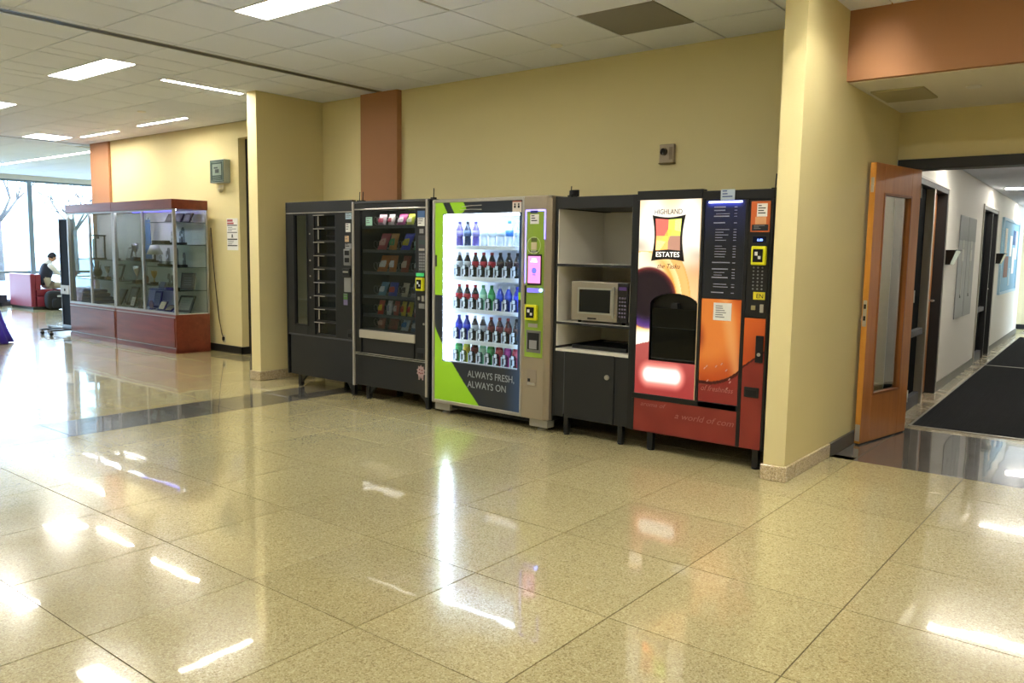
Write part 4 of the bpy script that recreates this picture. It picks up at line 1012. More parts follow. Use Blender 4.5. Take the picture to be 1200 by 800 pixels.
# cup alcove
arch = [(.137, .675), (.512, .675), (.512, 1.085)] + [(.325+.1875*math.cos(PI*k/12), 1.085+.085*math.sin(PI*k/12)) for k in range(1, 12)] + [(.137, 1.085)]
mb = MB(); mb.prism(arch, F+.045, F+.05); al_ = obj('cup_alcove', mb, mat('alcove black', '101011', .3), t)
mb = MB(); n = len(arch)
mb.add([(x, F-.008, z) for x, z in arch]+[(x, F+.045, z) for x, z in arch], [(i, (i+1) % n, (i+1) % n+n, i+n) for i in range(n)]); obj('alcove_liner', mb, mat('alcove black'), al_)
mb = MB(); mb.box(.15, .50, F-.002, F+.04, .69, .70); mb.box(.30, .35, F+.0, F+.04, 1.02, 1.10); obj('cup_rest', mb, BLACK2, al_, .003)
bx('alcove_door', (.152, .498, F-.002, F+.002, .70, 1.06), glass('smoke door', '2a2a2c', .5, .25), al_)
mb = MB(); mb.box(.507, .513, F-.01, F-.004, .425, 1.83); obj('poster_edge', mb, mat('cream edge', 'c9b08c', .4), t)
# logo
LB = mat('logo black', '1d1a19', .5)
def logo(w, h, wst, zb_=None):
    L = []
    for k in range(9): q = k/8; L.append((-w/2+w*q, -h/2-0.012+.03*math.sin(PI*q)*.5))
    for k in range(1, 9): q = k/8; L.append((w/2-wst*math.sin(PI*q), -h/2+h*q))
    for k in range(1, 9): q = k/8; L.append((w/2-w*q, h/2-.018*math.sin(PI*q)))
    for k in range(1, 8): q = k/8; L.append((-w/2+wst*math.sin(PI*q), h/2-h*q))
    return L
cx, cz = .262, 1.565; yl = F-.0065
lg = obj('logo_plate', MB().prism([(cx+x, cz+z) for x, z in logo(.262, .315, .022)], yl-.0015, yl), LB, t)
def quad(name, pts, c): 
    obj(name, MB().prism([(cx+x, cz+z) for x, z in pts], yl-.0025, yl-.0015), mat('logo '+c, c, .5, emit=.55), lg)
quad('logo_field', [(-.095, .01), (-.0, .01), (.0, .125), (-.103, .132)], 'c0564c'); quad('logo_field', [(0, .01), (.093, .01), (.1, .13), (0, .125)], 'a6bc4c')
quad('logo_field', [(-.096, -.092), (0, -.086), (0, .01), (-.095, .01)], 'd89a54'); quad('logo_field', [(0, -.086), (.096, -.092), (.093, .01), (0, .01)], '8f6a5a')
quad('logo_leaf', [(-.05, -.02), (.0, -.03), (.03, .05), (.0, .06)], 'b8a848'); quad('logo_leaf', [(.05, .05), (.093, .04), (.1, .13), (.05, .12)], 'd2d48a'); quad('logo_leaf', [(-.096, -.092), (-.06, -.09), (-.02, -.03), (-.09, -.02)], 'ecc088')
text('logo_text', 'HIGHLAND', .050, (cx-.005, yl-.001, 1.728), LB, t, 'CENTER', xscale=.86)
text('logo_text', 'ESTATES', .050, (cx, yl-.0028, 1.427), mat('logo cream', 'f6f0e2', .5, emit=.6), lg, 'CENTER', xscale=1.0)
text('script_text', 'the Tasku', .048, (.27, yl-.001, 1.345), mat('script brown', '2a160e', .6), t, 'CENTER', xscale=.95, shear=.3)
# centre column: menu above, orange swirl below
def menu(x, z):
    v = (z-1.15)/(1.80-1.15); c = hx('17181c'); u = (x-.535)/.29
    return mixc(c, hx('3c48b8'), sm(.93, 1.0, v)*.9*sm(0, .15, u)*sm(1, .8, u)+sm(.45, 1.0, v)*.22)
print_panel('menu_board', .535, .823, 1.15, 1.812, F-.0, menu, painted('menu print', emit=.3, rough=.12), t, .008)
mt = mat('menu text', '84848e', .5, emit=.06)
rnd = random.Random(4); mb = MB(); mc = MB(); z = 1.765
while z > 1.185:
    head = rnd.random() < .35; x = .60 if head else .615
    mb.box(x, x+rnd.uniform(.045, .11)+(.03 if head else 0), F-.0015, F-.0, z, z+(.0075 if head else .0045)); mc.box(.745, .765, F-.0015, F-.0, z, z+.005)
    z -= .018 if not head else .022
    if rnd.random() < .28: z -= .022
obj('menu_lines', mb, mt, t); obj('price_column', mc, mt, t)
bx('backlight_tube', (.56, .80, F-.004, F-.001, 1.796, 1.808), mat('blue white tube', 'ffffff', .4, emit=2.2, ecol='a0a8ff'), t)
def swirl(x, z):
    u = (x-.535)/.29; v = (z-.425)/(1.145-.425)
    e = math.hypot((u-.15)/1.25, (v-.72)/.52)
    c = hx('8c2c26')
    if e < 1.0: 
        c = mixc(hx('f08a3c'), hx('c4501e'), sm(.45, 1.0, e)); c = mixc(c, hx('8c2e1a'), sm(.55, .0, math.hypot((u+.1)/.55, (v-.62)/.42)))
        c = mixc(c, hx('ffc07a'), .6*sm(.25, 0, abs(u-.75+(v-.7)*.5)))
    elif e < 1.06: c = hx('4c1410')
    return c
print_panel('swirl_print', .535, .823, .425, 1.145, F-.0, swirl, painted('swirl print', emit=.14, rough=.25), t, .006)
def red_print(x, z):
    n_ = SH(Vector((x*6, z*6, 0)))*.5+.5; return mixc(hx('7a2420'), hx('9a3a32'), n_*.8)
print_panel('lower_panel', X0+.022, .825, .15, .385, F-.006, red_print, painted('red print', rough=.35), t, .01)
bx('lower_back', (X0+.022, .825, F-.005, F+.05, .142, .385), mat('dark red', '6c2420', .4), t)
sct = mat('faint script', 'a06058', .6)
text('script_text', 'a world of com', .060, (.36, F-.0075, .275), sct, t, xscale=1.2, shear=.3); text('script_text', 'of freshness', .052, (.55, F-.0015, .505), sct, t, xscale=.95, shear=.3)
text('script_text', 'aroma of', .045, (.08, F-.0075, .335), sct, t, xscale=1.2, shear=.3)
mb = MB()
for x_, z_ in ((.575, .66), (.59, .675), (.66, .68), (.70, .70), (.76, .60), (.765, .58), (.745, .535), (.60, .575), (.735, .66)):
    mb.prism([(x_-.008, z_-.006), (x_, z_-.008), (x_+.010, z_+.006), (x_+.002, z_+.008)], F-.0015, F)
obj('bean_marks', mb, mat('pale bean', 'c49a90', .6), t)
bx('cross_bar', (.535, .823, F-.012, F, .385, .425), BLACK, t, .003)
# right column
def side_print(x, z):
    v = (z-.145)/(1.08-.145); edge = .82-.20*0; zz = .70+.12*((x-.85)/.15)
    if z > 1.6: return hx('c05c28')
    if z > zz: return mixc(hx('d8662a'), hx('b84c20'), sm(zz+.3, zz, z))
    return hx('4c1410') if z > zz-.015 else mixc(hx('7a2420'), hx('90342c'), SH(Vector((x*7, z*5, 2)))*.5+.5)
print_panel('side_print', .852, X1-.018, .145, 1.03, F-.004, side_print, painted('side print', rough=.35), t, .006)
bx('side_back', (.852, X1-.018, F-.003, F+.04, .142, 1.03), mat('dark red'), t)
bx('control_panel', (.852, X1-.018, F-.006, F+.04, 1.035, 1.81), mat('control black', '1e1e20', .3), t, .003)
bx('orange_label', (.865, .995, F-.008, F-.006, 1.60, 1.80), mat('burnt orange', 'c2602c', .5), t)
sticker(t, .905, .975, 1.70, 1.785, F-.008, PAPER, 4, ink=INK); sticker(t, .895, .97, 1.65, 1.698, F-.008, mat('peach label', 'd8a070', .6), 0); sticker(t, .875, .985, 1.608, 1.648, F-.008, INK, 3, ink=GRAYINK)
bx('vend_display', (.885, .975, F-.008, F-.005, 1.53, 1.57), mat('display blue', '0c1430', .2, emit=0), t); text('display_text', '0.00', .022, (.915, F-.0086, 1.54), mat('display glow', '6c8cff', .4, emit=1.5), t)
reader(t, .937, 1.445, F-.006, .098, .125)
mb = MB()
for i in range(3):
    for j in range(7): mb.cyl((.90+i*.03, F-.010, 1.225+j*.0235), .006, .005, 'y', 8)
obj('keypad_buttons', mb, mat('key grey'), t)
y_ = bx('yellow_label', (.905, .985, F-.008, F-.006, 1.155, 1.205), mat('label yellow', 'd4c82c', .5), t); text('label_text', 'EN', .04, (.925, F-.0088, 1.165), INK, y_)
bx('coin_slot', (.895, .925, F-.014, F-.006, 1.085, 1.115), mat('brass', 'b8ac80', .35, metal=.6), t, .003); bx('coin_button', (.955, .98, F-.014, F-.006, 1.07, 1.125), SATIN, t, .003)
o = bx('door_handle', (.938, .992, F-.014, F-.004, .735, .915), BLACK, t, .004); obj('lock_barrel', MB().cyl((.965, F-.020, .79), .012, .008, 'y', 12), SATIN, o)
o = bx('change_cup', (.872, .975, F-.012, F-.004, .495, .565), BLACK, t, .005); bx('cup_recess', (.885, .96, F-.014, F-.011, .505, .545), VOID, o)
sticker(t, .625, .755, 1.0, 1.12, F-.001, PAPER, 6); sticker(t, .645, .745, 1.812, 1.885, F-.005, mat('pale blue paper', 'b4c4d4', .7), 3, ink=mat('blue ink', '3c4c8c', .6))
legs(t, [.15, .955], [-.19, .45], .145, BLACK, .045, False)
# thin rods standing up behind the machine tops
for x, y, z0_, z1_, lb, n_ in [(-3.10, -.18, 1.905, 2.00, 'pair of thin rods on the left corner of the snack machine', 2), (-2.11, -.18, 1.905, 2.00, 'thin rod on the right corner of the snack machine', 1), (-.765, .02, 1.893, 1.98, 'thin rod on the right corner of the drinks machine', 1), (.995, -.18, 1.875, 1.98, 'thin rod on the right corner of the coffee machine', 1)]:
    r = thing('thin_rod', lb, 'rod', (x, y, z0_))
    for k in range(n_):
        obj('rod', MB().tube([(x+k*.045, y, z0_), (x+k*.045+.004, y, z1_)], .0045, 6), BLACK, r)
    bx('rod_base', (x-.02, x+.02+(n_-1)*.045, y-.02, y+.02, z0_, z0_+.014), BLACK, r, .002)
cb = obj('coiled_cable', MB().tube([(-.74, .0, 1.885)]+[(-.74+.035*math.cos(q*.7), .03+.035*math.sin(q*.7), 1.905+.0014*q) for q in range(30)], .008, 6), BLACK); tag(cb, 'black coiled cable lying on top of the drinks machine edge', 'cable'); recentre(cb)
# fire alarm
t = thing('fire_alarm', 'beige fire alarm strobe on the yellow wall above the cabinet', 'alarm', (-.21, .59, 2.19))
bx('housing', (-.275, -.145, .565, .60, 2.185, 2.335), mat('alarm beige', 'a8987e', .5), t, .006)
o = obj('strobe_lens', MB().lathe([(.026, -.018), (.032, -.008), (.032, 0)], (-.232, .565, 2.275), 14, 'y'), glass('lens', 'dcdccc', .8, .6), t); obj('strobe_tube', MB().cyl((-.24, .555, 2.262), .006, .006, 'y', 8), WHITE, o)
bx('sounder_grille', (-.185, -.155, .561, .566, 2.21, 2.31), mat('alarm tan', '8c7c62', .6), t, .002)
bx('lower_lip', (-.278, -.142, .560, .60, 2.178, 2.188), mat('alarm olive', '6c5c2c', .6), t, .002)

# ================================================================== DISPLAY CASES
def case_xf(): 
    a = Vector((-10.72, .325, 0)); b = Vector((-7.36, .268, 0))
    return Matrix.Translation(a) @ Matrix.Rotation(math.atan2(b.y-a.y, b.x-a.x), 4, 'Z')
KX = case_xf(); DEP = .50
CHERRY = wood('cherry laminate', '7c3c2a', '6a3022', .35, 'X', 5)
ALU = mat('case aluminium', 'a8a6a0', .35, metal=.55)
CG = glass('case glass', 'eef4f4', .6, .94); SG = glass('shelf glass', 'cfe0da', .6, .85)
def case(w0, w1, lb, left_end, right_end):
    t = thing('display_case', lb, 'display case', KX @ Vector(((w0+w1)/2, DEP/2, 0)), 'glass display cases')
    def b_(n_, a, m, p=t, bev=0.): return obj(n_, B(*a), m, p, bev, KX)
    g = .004; w0 += g; w1 -= g
    b_('base', (w0, w1, .0, DEP, .012, .53), CHERRY, bev=.004)
    b_('plinth', (w0-.0, w1, -.012, DEP, .0, .055), CHERRY, bev=.003)
    p = b_('base_panel', (w0+.05, w1-.03, -.010, .0, .09, .475), CHERRY, bev=.003)
    b_('trim_strip', (w0+.03, w1-.01, -.014, -.0, .49, .50), ALU, p); b_('trim_strip', (w0+.03, w1-.01, -.014, 0, .07, .078), ALU, p)
    b_('cornice', (w0-.0, w1+(.008 if right_end else 0), -.02, DEP, 1.955, 2.085), CHERRY, bev=.004)
    b_('case_floor', (w0+.01, w1-.01, .01, DEP-.01, .53, .54), mat('case lining', 'd6d4ce', .7))
    b_('back_panel', (w0+.01, w1-.01, DEP-.02, DEP-.008, .54, 1.955), mat('case backing', 'd4d2cc', .7))
    mb = MB(); pw = .04
    for x in (w0, w1-pw):
        mb.box(x, x+pw, 0, pw, .53, 1.955); mb.box(x, x+pw, DEP-pw*.6, DEP, .53, 1.955)
    mid = (w0+w1)/2; mb.box(w0+pw, w1-pw, .0, .02, .53, .56); mb.box(w0+pw, w1-pw, 0, .02, 1.93, 1.955)
    obj('frame', mb, ALU, t, .002, KX)
    b_('mullion', (mid-.02, mid+.02, .0, .03, .56, 1.93), ALU)
    b_('case_fill_lamp', (w0+.08, w1-.08, .06, .09, 1.94, 1.953), mat('case fill tube', 'ffffff', .5, emit=12, ecol='f0f0ff'))  # unseen tube added under the cornice to brighten the contents
    b_('front_glass', (w0+pw, mid-.02, .008, .013, .56, 1.93), CG); b_('front_glass', (mid+.02, w1-pw, .013, .018, .56, 1.93), CG)
    if left_end: b_('side_glass', (w0+.006, w0+.011, pw, DEP-pw*.6, .54, 1.955), CG)
    if right_end: b_('side_glass', (w1-.011, w1-.006, pw, DEP-pw*.6, .54, 1.955), CG)
    else: b_('divider_glass', (w1-.005, w1-.001, pw, DEP-pw*.6, .54, 1.955), CG)
    return t
LEN = 3.36; SP = 1.60
c1 = case(0, SP, 'left cherry-base glass display case, beside the dark board on casters', True, False)
c2 = case(SP, LEN, 'right cherry-base glass display case, with glass shelves of awards', False, True)
def shelf(c, x0, x1, z, y0=.12): 
    o = obj('glass_shelf', B(x0, x1, y0, DEP-.025, z-.008, z), SG, c, 0, KX); obj('shelf_edge', B(x0, x1, y0-.004, y0, z-.010, z+.002), mat('shelf edge', '5a6a66', .3), o, 0, KX)
for z in (.855, 1.175, 1.48, 1.786): shelf(c2, SP+.90, LEN-.02, z, .06)
for z in (.90, 1.235): shelf(c2, SP+.05, SP+.87, z)
for z in (.93, 1.235): shelf(c1, .05, SP-.05, z)
lb_ = obj('led_bar', B(SP+.55, LEN-.05, .03, .06, 1.925, 1.945), mat('violet led', '8080ff', .4, emit=2.5, ecol='5048ff'), c2, 0, KX)
# awards
def K(x, y, z): return KX @ Vector((x, y, z))
GEM = glass('crystal', 'f2f6fa', 1.0, .8); GOLD = mat('gold plate', 'b8934a', .3, metal=.7); DKW = mat('dark plaque wood', '2c211e', .35); SLV = mat('trophy silver', 'b4b4b8', .2, metal=.9)
def crystal(x, y, z, h, w, lb, base='14161a'):
    t = thing('crystal_award', lb, 'award', K(x, y, z), 'crystal awards in the display case')
    obj('base', MB().box(x-w*.7, x+w*.7, y-.035, y+.035, z+.001, z+.03), mat('base '+base, base, .25), t, .003, KX)
    obj('crystal_body', MB().prism([(x-w/2, z+.03), (x+w/2, z+.03), (x+w*.38, z+h*.85), (x, z+h), (x-w*.38, z+h*.85)], y-.014, y+.014), GEM, t, .003, KX)
    obj('etched_text', MB().box(x-w*.25, x+w*.25, y-.0155, y-.014, z+h*.45, z+h*.62), mat('etched', 'd0d4d8', .8), t, 0, KX)
def plaque(x, y, z, w, h, lb, frame=DKW, face=None, tilt=.25, name='award_plaque', yaw=0.):
    t = thing(name, lb, 'plaque', K(x, y, z), 'plaques in the display case')
    st_, ct_ = math.sin(tilt), math.cos(tilt); yw = h*.7*st_+.07; R_ = KX @ Matrix.Translation((x, y, z+.018*st_)) @ Matrix.Rotation(yaw, 4, 'Z') @ Matrix.Rotation(-tilt, 4, 'X')
    mb = MB(); mb.box(-w/2, w/2, 0, .018, .004, h); obj('backboard', mb, frame, t, .003, R_)
    obj('face_plate', MB().box(-w*.38, w*.38, -.003, 0, h*.14, h*.88), face or GOLD, t, .001, R_)
    mb = MB(); 
    for k in range(4): mb.box(-w*.26, w*.26, -.0045, -.003, h*(.28+k*.13), h*(.31+k*.13))
    obj('engraving', mb, GRAYINK, t, 0, R_)
    obj('easel_leg', MB().tube([(0, .018, h*.7), (0, yw*ct_-.008*st_+.018*st_*st_, yw*st_+.008*ct_-.018*st_*ct_)], .005, 5), BLACK, t, 0, R_)
def cup(x, y, z, h, lb, m=SLV):
    t = thing('trophy_cup', lb, 'trophy', K(x, y, z), 'trophy cups in the display case'); s = h
    obj('plinth', MB().box(x-.2*s, x+.2*s, y-.2*s, y+.2*s, z+.001, z+.2*s), DKW, t, .004, KX)
    obj('bowl', MB().lathe([(.10*s, .2*s), (.04*s, .26*s), (.03*s, .45*s), (.12*s, .58*s), (.2*s, .8*s), (.22*s, s), (.20*s, s), (.17*s, .8*s)], (x, y, z), 16), m, t, 0, KX)
    for sg in (-1, 1): obj('handle', MB().tube([(x+sg*.19*s, y, z+.9*s), (x+sg*.31*s, y, z+.88*s), (x+sg*.29*s, y, z+.68*s), (x+sg*.13*s, y, z+.62*s)], .014*s, 6), m, t, 0, KX)
PF = mat('photo paper', 'c8c4ba', .4)
r0 = SP+.92
for k in range(3): plaque(r0+.12+k*.24, .30, 1.786, .20, .14, ['leftmost', 'middle', 'rightmost'][k]+' dark plaque leaning on the topmost glass shelf', DKW, mat('dull pewter', '5a5450', .4, metal=.4), .5)
for k, h in enumerate([.20, .25, .19, .24]): crystal(r0+.33+k*.11, .26-.03*(k % 2), 1.48, h, .06, ['leftmost', 'second', 'third', 'rightmost'][k]+' clear crystal on the second glass shelf')
for k in range(3):
    t = thing('black_box', ['leftmost', 'middle', 'rightmost'][k]+' small black presentation box on the second glass shelf', 'box', K(r0+.09+k*.13, .13, 1.48), 'presentation boxes')
    obj('box_body', MB().box(r0+.035+k*.13, r0+.145+k*.13, .10, .18, 1.481, 1.535), mat('box black', '121214', .4), t, .003, KX); obj('nameplate', MB().box(r0+.06+k*.13, r0+.12+k*.13, .098, .10, 1.50, 1.515), SLV, t, 0, KX)
for k, h in enumerate([.16, .22, .26, .24, .26, .20]): crystal(r0+.08+k*.115, .2+.04*(k % 2), 1.175, h, .045, ['first', 'second', 'third', 'fourth', 'fifth', 'sixth'][k]+' slim crystal from the left on the third glass shelf')
plaque(r0+.10, .18, .855, .16, .10, 'small navy plaque at the left of the fourth glass shelf', mat('navy board', '1c2c48', .35), mat('navy face', '2c4068', .3), .4)
for k, h in enumerate([.22, .20, .24]): crystal(r0+.26+k*.10, .22, .855, h, .05, ['left', 'middle', 'right'][k]+' rounded crystal on the fourth glass shelf')
plaque(LEN-.20, .28, .855, .22, .24, 'dark shield plaque at the right end of the fourth glass shelf', mat('dark shield', '3a3634', .35), mat('shield face', '4c4844', .3), .2, yaw=.5)
plaque(r0+.10, .16, .54, .18, .15, 'gold certificate plaque at the left of the case floor', DKW, mat('bright gold', 'd8c486', .3, metal=.5), .5)
plaque(r0+.33, .14, .54, .2, .13, 'brightest gold plaque lying in the centre of the case floor', DKW, mat('bright gold'), .9)
plaque(r0+.30, .36, .54, .18, .2, 'framed photograph standing behind the gold plaques', DKW, PF, .2, 'picture_frame')
plaque(LEN-.20, .20, .54, .26, .26, 'large dark framed plaque leaning at the right end of the case floor', mat('dark shield'), mat('faded print', '8c8a84', .4), .5, yaw=.35)
# left half of the right case
l0 = SP+.06
t = thing('blue_banner', 'tall pale blue banner standing in the right case left of its centre post', 'banner', K(l0+.30, .36, 1.235))
obj('cloth', MB().prism([(l0+.22, 1.27), (l0+.40, 1.27), (l0+.38, 1.84), (l0+.24, 1.84)], .34, .348), mat('banner blue', '4a6c98', .7), t, 0, KX); obj('stand', MB().box(l0+.2, l0+.42, .30, .40, 1.236, 1.265), DKW, t, .003, KX); obj('rod', MB().tube([(l0+.31, .352, 1.26), (l0+.31, .352, 1.87)], .006, 6), SLV, t, 0, KX)
t = thing('white_lampshade_award', 'white cone-shaped award on the upper shelf of the right case', 'award', K(l0+.62, .28, 1.235))
obj('cone', MB().lathe([(.115, .10), (.05, .25)], (l0+.62, .28, 1.235), 16), mat('cone white', 'cfcac0', .5), t, 0, KX); obj('stem', MB().lathe([(.06, .001), (.06, .012), (.012, .02), (.012, .11)], (l0+.62, .28, 1.235), 12), DKW, t, 0, KX)
cup(l0+.12, .24, 1.235, .26, 'silver trophy cup on the upper shelf beside the blue banner'); cup(l0+.14, .24, .90, .26, 'silver trophy cup on the lower shelf of the right case'); cup(l0+.70, .22, .90, .20, 'small gold trophy cup beside the centre post', GOLD)
for k, (x, z, rr, lb) in enumerate([(.28, .54, .075, 'round silver plate propped on the right case floor, left one'), (.62, .54, .06, 'round gold medal plate propped on the right case floor'), (.50, .90, .06, 'round bronze plate propped on the lower shelf')]):
    t = thing('round_plate', lb, 'plate', K(l0+x, .2, z), 'round plates in the case'); mb = MB().lathe([(rr, .0), (rr, .010), (rr*.7, .014)], (l0+x, .2, z+rr+.012), 20, 'y'); obj('disc', mb, [SLV, GOLD, mat('bronze', '8c5c3c', .3, metal=.8)][k], t, 0, KX)
    obj('stand', MB().box(l0+x-.04, l0+x+.04, .19, .25, z+.001, z+.015), DKW, t, 0, KX)
plaque(l0+.10, .16, .54, .14, .18, 'small framed certificate at the left of the right case floor', DKW, PF, .3, 'picture_frame')
plaque(l0+.45, .36, .54, .2, .26, 'dark framed plaque standing at the back of the right case floor', DKW, mat('faded print'), .2)
# left case
t = thing('lantern_award', 'black-framed white lantern award on the upper shelf of the left case', 'award', K(.42, .28, 1.235))
mb = MB(); 
for x in (.30, .52): mb.box(x, x+.02, .20, .22, 1.25, 1.60); mb.box(x, x+.02, .34, .36, 1.25, 1.60)
mb.box(.29, .55, .19, .37, 1.236, 1.26); mb.box(.29, .55, .19, .37, 1.60, 1.62); obj('frame', mb, BLACK, t, .002, KX)
obj('white_core', MB().box(.34, .50, .24, .32, 1.26, 1.56), mat('core white', 'd8dce0', .4), t, .004, KX)
t = thing('antler_trophy', 'dark branching trophy on the lower shelf of the left case', 'trophy', K(.45, .26, .93))
mb = MB(); c_ = (.45, .26, .93)
for dx, dz in ((-.16, .24), (-.10, .28), (-.03, .24), (.05, .27), (.12, .22)): mb.tube([(c_[0], c_[1], c_[2]+.10), (c_[0]+dx*.7, c_[1], c_[2]+.14), (c_[0]+dx, c_[1], c_[2]+dz)], [.02, .014, .006], 6)
obj('branches', mb, BLACK, t, 0, KX); obj('body', MB().sphere((.45, .26, 1.03), .08, 12, (1.1, .8, 1)), BLACK, t, 0, KX); obj('plinth', MB().box(.36, .54, .2, .32, .931, .965), DKW, t, .003, KX)
t = thing('folded_jersey', 'heap of folded navy cloth on the floor of the left case', 'cloth', K(.42, .26, .54))
mb = MB(); 
for k in range(4): mb.box(.16+.03*k, .72-.05*k, .10, .42-.02*k, .541+k*.055, .592+k*.055)
obj('fabric_folds', mb, mat('navy cloth', '26406c', .9), t, .02, KX)
plaque(1.16, .22, .93, .30, .25, 'black picture frame with pale mat on the left case lower shelf', BLACK, PF, .3, 'picture_frame')
plaque(1.32, .34, .54, .24, .30, 'dark plaque leaning at the right of the left case floor', DKW, mat('faded print'), .35)
plaque(1.04, .28, .54, .22, .26, 'dark plaque leaning in the middle of the left case floor', DKW, mat('dull pewter'), .45)
plaque(1.40, .30, 1.235, .14, .20, 'slim framed photograph on the left case upper shelf', BLACK, PF, .25, 'picture_frame'); crystal(1.14, .26, 1.235, .22, .06, 'single crystal on the upper shelf of the left case')
cup(.80, .26, .93, .2, 'small silver cup between the branching trophy and the frame')

# wall things beside the case
t = thing('green_sign', 'green framed sign box high on the wall right of the display case', 'sign', (-7.1, .87, 2.33)); x0, x1 = -7.27, -6.93
bx('sign_box', (x0, x1, .77, .868, 2.32, 2.63), mat('sign white', '9ea49a', .5), t, .004); bx('sign_face', (x0+.008, x1-.008, .766, .77, 2.33, 2.62), mat('sign green', '20382c', .5), t)
bx('sign_picture', (x0+.07, x1-.06, .763, .766, 2.42, 2.57), mat('sign pale', '7c8a7c', .6), t); mb = MB(); mb.box(x0+.14, x1-.11, .761, .763, 2.45, 2.50); mb.box(x0+.11, x1-.14, .761, .763, 2.51, 2.53); obj('picture_shapes', mb, mat('sign dark', '38403c', .6), t)
mb = MB(); mb.frame(x0+.02, x1-.02, 2.345, 2.605, .006, .764, .766); obj('sign_border', mb, mat('sign pale'), t); lines(t, x0+.07, 2.40, .2, 3, .018, .766, mat('sign pale'), seed=5, ws=(.8, 1.05)); lines(t, x0+.07, 2.588, .2, 1, .02, .766, mat('sign pale'), seed=6, ws=(.9, 1))
t = thing('sensor_knob', 'small beige sensor mounted under the green sign', 'sensor', (-7.13, .87, 2.2)); bx('plate', (-7.19, -7.08, .85, .868, 2.235, 2.30), mat('sensor beige', 'd0c8a8', .5), t, .003); obj('dome', MB().sphere((-7.135, .84, 2.235), .035, 12), mat('sensor beige'), t)
t = thing('wall_notice', 'white printed notice taped to the yellow wall below the green sign', 'notice', (-6.91, .87, 1.415)); bx('paper', (-7.045, -6.785, .866, .869, 1.415, 1.845), PAPER, t)
mb = MB(); mb.box(-7.03, -6.90, .864, .866, 1.80, 1.83); mb.box(-7.03, -6.88, .864, .866, 1.765, 1.79); obj('heading', mb, mat('notice red', 'b05a5a', .7), t)
mb = MB()
for z, h in ((1.745, .012), (1.65, .010), (1.555, .016), (1.47, .014)): mb.box(-7.03, -6.80, .864, .866, z, z+h)
obj('bars', mb, INK, t); mb = MB(); mb.box(-6.93, -6.905, .864, .866, 1.585, 1.63); mb.box(-6.94, -6.895, .864, .866, 1.585, 1.592); obj('symbol', mb, INK, t); lines(t, -7.02, 1.72, .2, 3, .022, .866, GRAYINK, h=.008, seed=8); lines(t, -7.02, 1.535, .2, 3, .02, .866, GRAYINK, h=.007, seed=9)
cd_ = obj('hanging_cable', MB().tube([(-7.335, .80, 1.72), (-7.32, .82, 1.2), (-7.30, .84, .8), (-7.26, .85, .45), (-7.20, .85, .25), (-7.17, .85, .20), (-7.165, .85, .14)], .007, 6), mat('brown cord', '4a3c28', .6)); recentre(cd_); tag(cd_, 'thin brown power cable hanging from the right display case', 'cable')
t = thing('power_outlet', 'black plug and outlet low on the wall beside the right display case', 'outlet', (-7.165, .87, .13)); bx('plate', (-7.20, -7.13, .862, .869, .13, .24), mat('sensor beige'), t, .002); bx('plug', (-7.18, -7.15, .835, .862, .16, .21), VOID, t, .004)

# freestanding board on casters
t = thing('rolling_board', 'tall dark freestanding board on casters left of the display cases', 'board', (-10.95, .42, 0))
BD = mat('board dark', '141a24', .75, spec=.15)
bx('panel', (-11.12, -10.785, .38, .44, .15, 1.86), BD, t, .004); mb = MB(); mb.box(-11.14, -11.12, .37, .45, .10, 1.875); mb.box(-10.785, -10.765, .37, .45, .10, 1.875); mb.box(-11.12, -10.785, .37, .45, 1.86, 1.875); mb.box(-11.12, -10.785, .37, .45, .09, .15); obj('frame', mb, mat('board edge', '8c96a4', .3, metal=.5), t, .002)
for x in (-11.13, -10.79):
    o = bx('foot_rail', (x-.02, x+.02, .02, .70 if x < -11 else .62, .075, .10), BLACK2, t, .003)
    for y in (.05, .58): 
        obj('caster_fork', MB().box(x-.012, x+.012, y-.02, y+.02, .04, .077), SATIN, o, 0); obj('caster_wheel', MB().cyl((x-.012, y, .03), .03, .024, 'x', 14), VOID, o)
bx('front_rail', (-11.70, -10.80, .36, .40, .075, .10), BLACK2, t, .003); obj('caster_wheel', MB().cyl((-11.66, .37, .033), .033, .024, 'x', 14), VOID, t)
bx('caster_fork', (-11.67, -11.63, .36, .39, .04, .077), BLACK2, t)
o = bx('leaflet_pocket', (-11.06, -10.78, .33, .379, .66, .80), mat('pocket white', 'c8ccd0', .4), t, .004); obj('pocket_mark', MB().cyl((-10.9, .326, .73), .022, .004, 'y', 12), INK, o)

# purple draped table reaching into the left edge
t = thing('draped_pedestal', 'small pedestal under a deep purple cloth at the left picture edge', 'pedestal', (-10.44, -1.10, 0))
mb = MB(); n = 60; vs = []
for r_i, (rad, z, fl_) in enumerate([(.235, .742, 0), (.245, .73, .004), (.27, .55, .012), (.31, .35, .018), (.36, .18, .026), (.42, .012, .034)]):
    for k in range(n): q = 2*PI*k/n; rr = rad+fl_*math.cos(q*10); vs.append((-10.44+rr*math.cos(q), -1.10+rr*math.sin(q), z))
mb.add(vs, [tuple(range(n))]+[(r*n+(k+1) % n, r*n+k, (r+1)*n+k, (r+1)*n+(k+1) % n) for r in range(5) for k in range(n)], True)
o = obj('cloth', mb, mat('purple cloth', '2c1c8c', .75), t); o.modifiers.new('s', 'SOLIDIFY').thickness = .004
obj('round_top', MB().cyl((-10.44, -1.10, .715), .22, .02, n=24), DKW, t); obj('post', MB().cyl((-10.44, -1.10, .02), .03, .70), BLACK, t); obj('foot', MB().cyl((-10.44, -1.10, 0), .2, .02, n=24), BLACK, t)

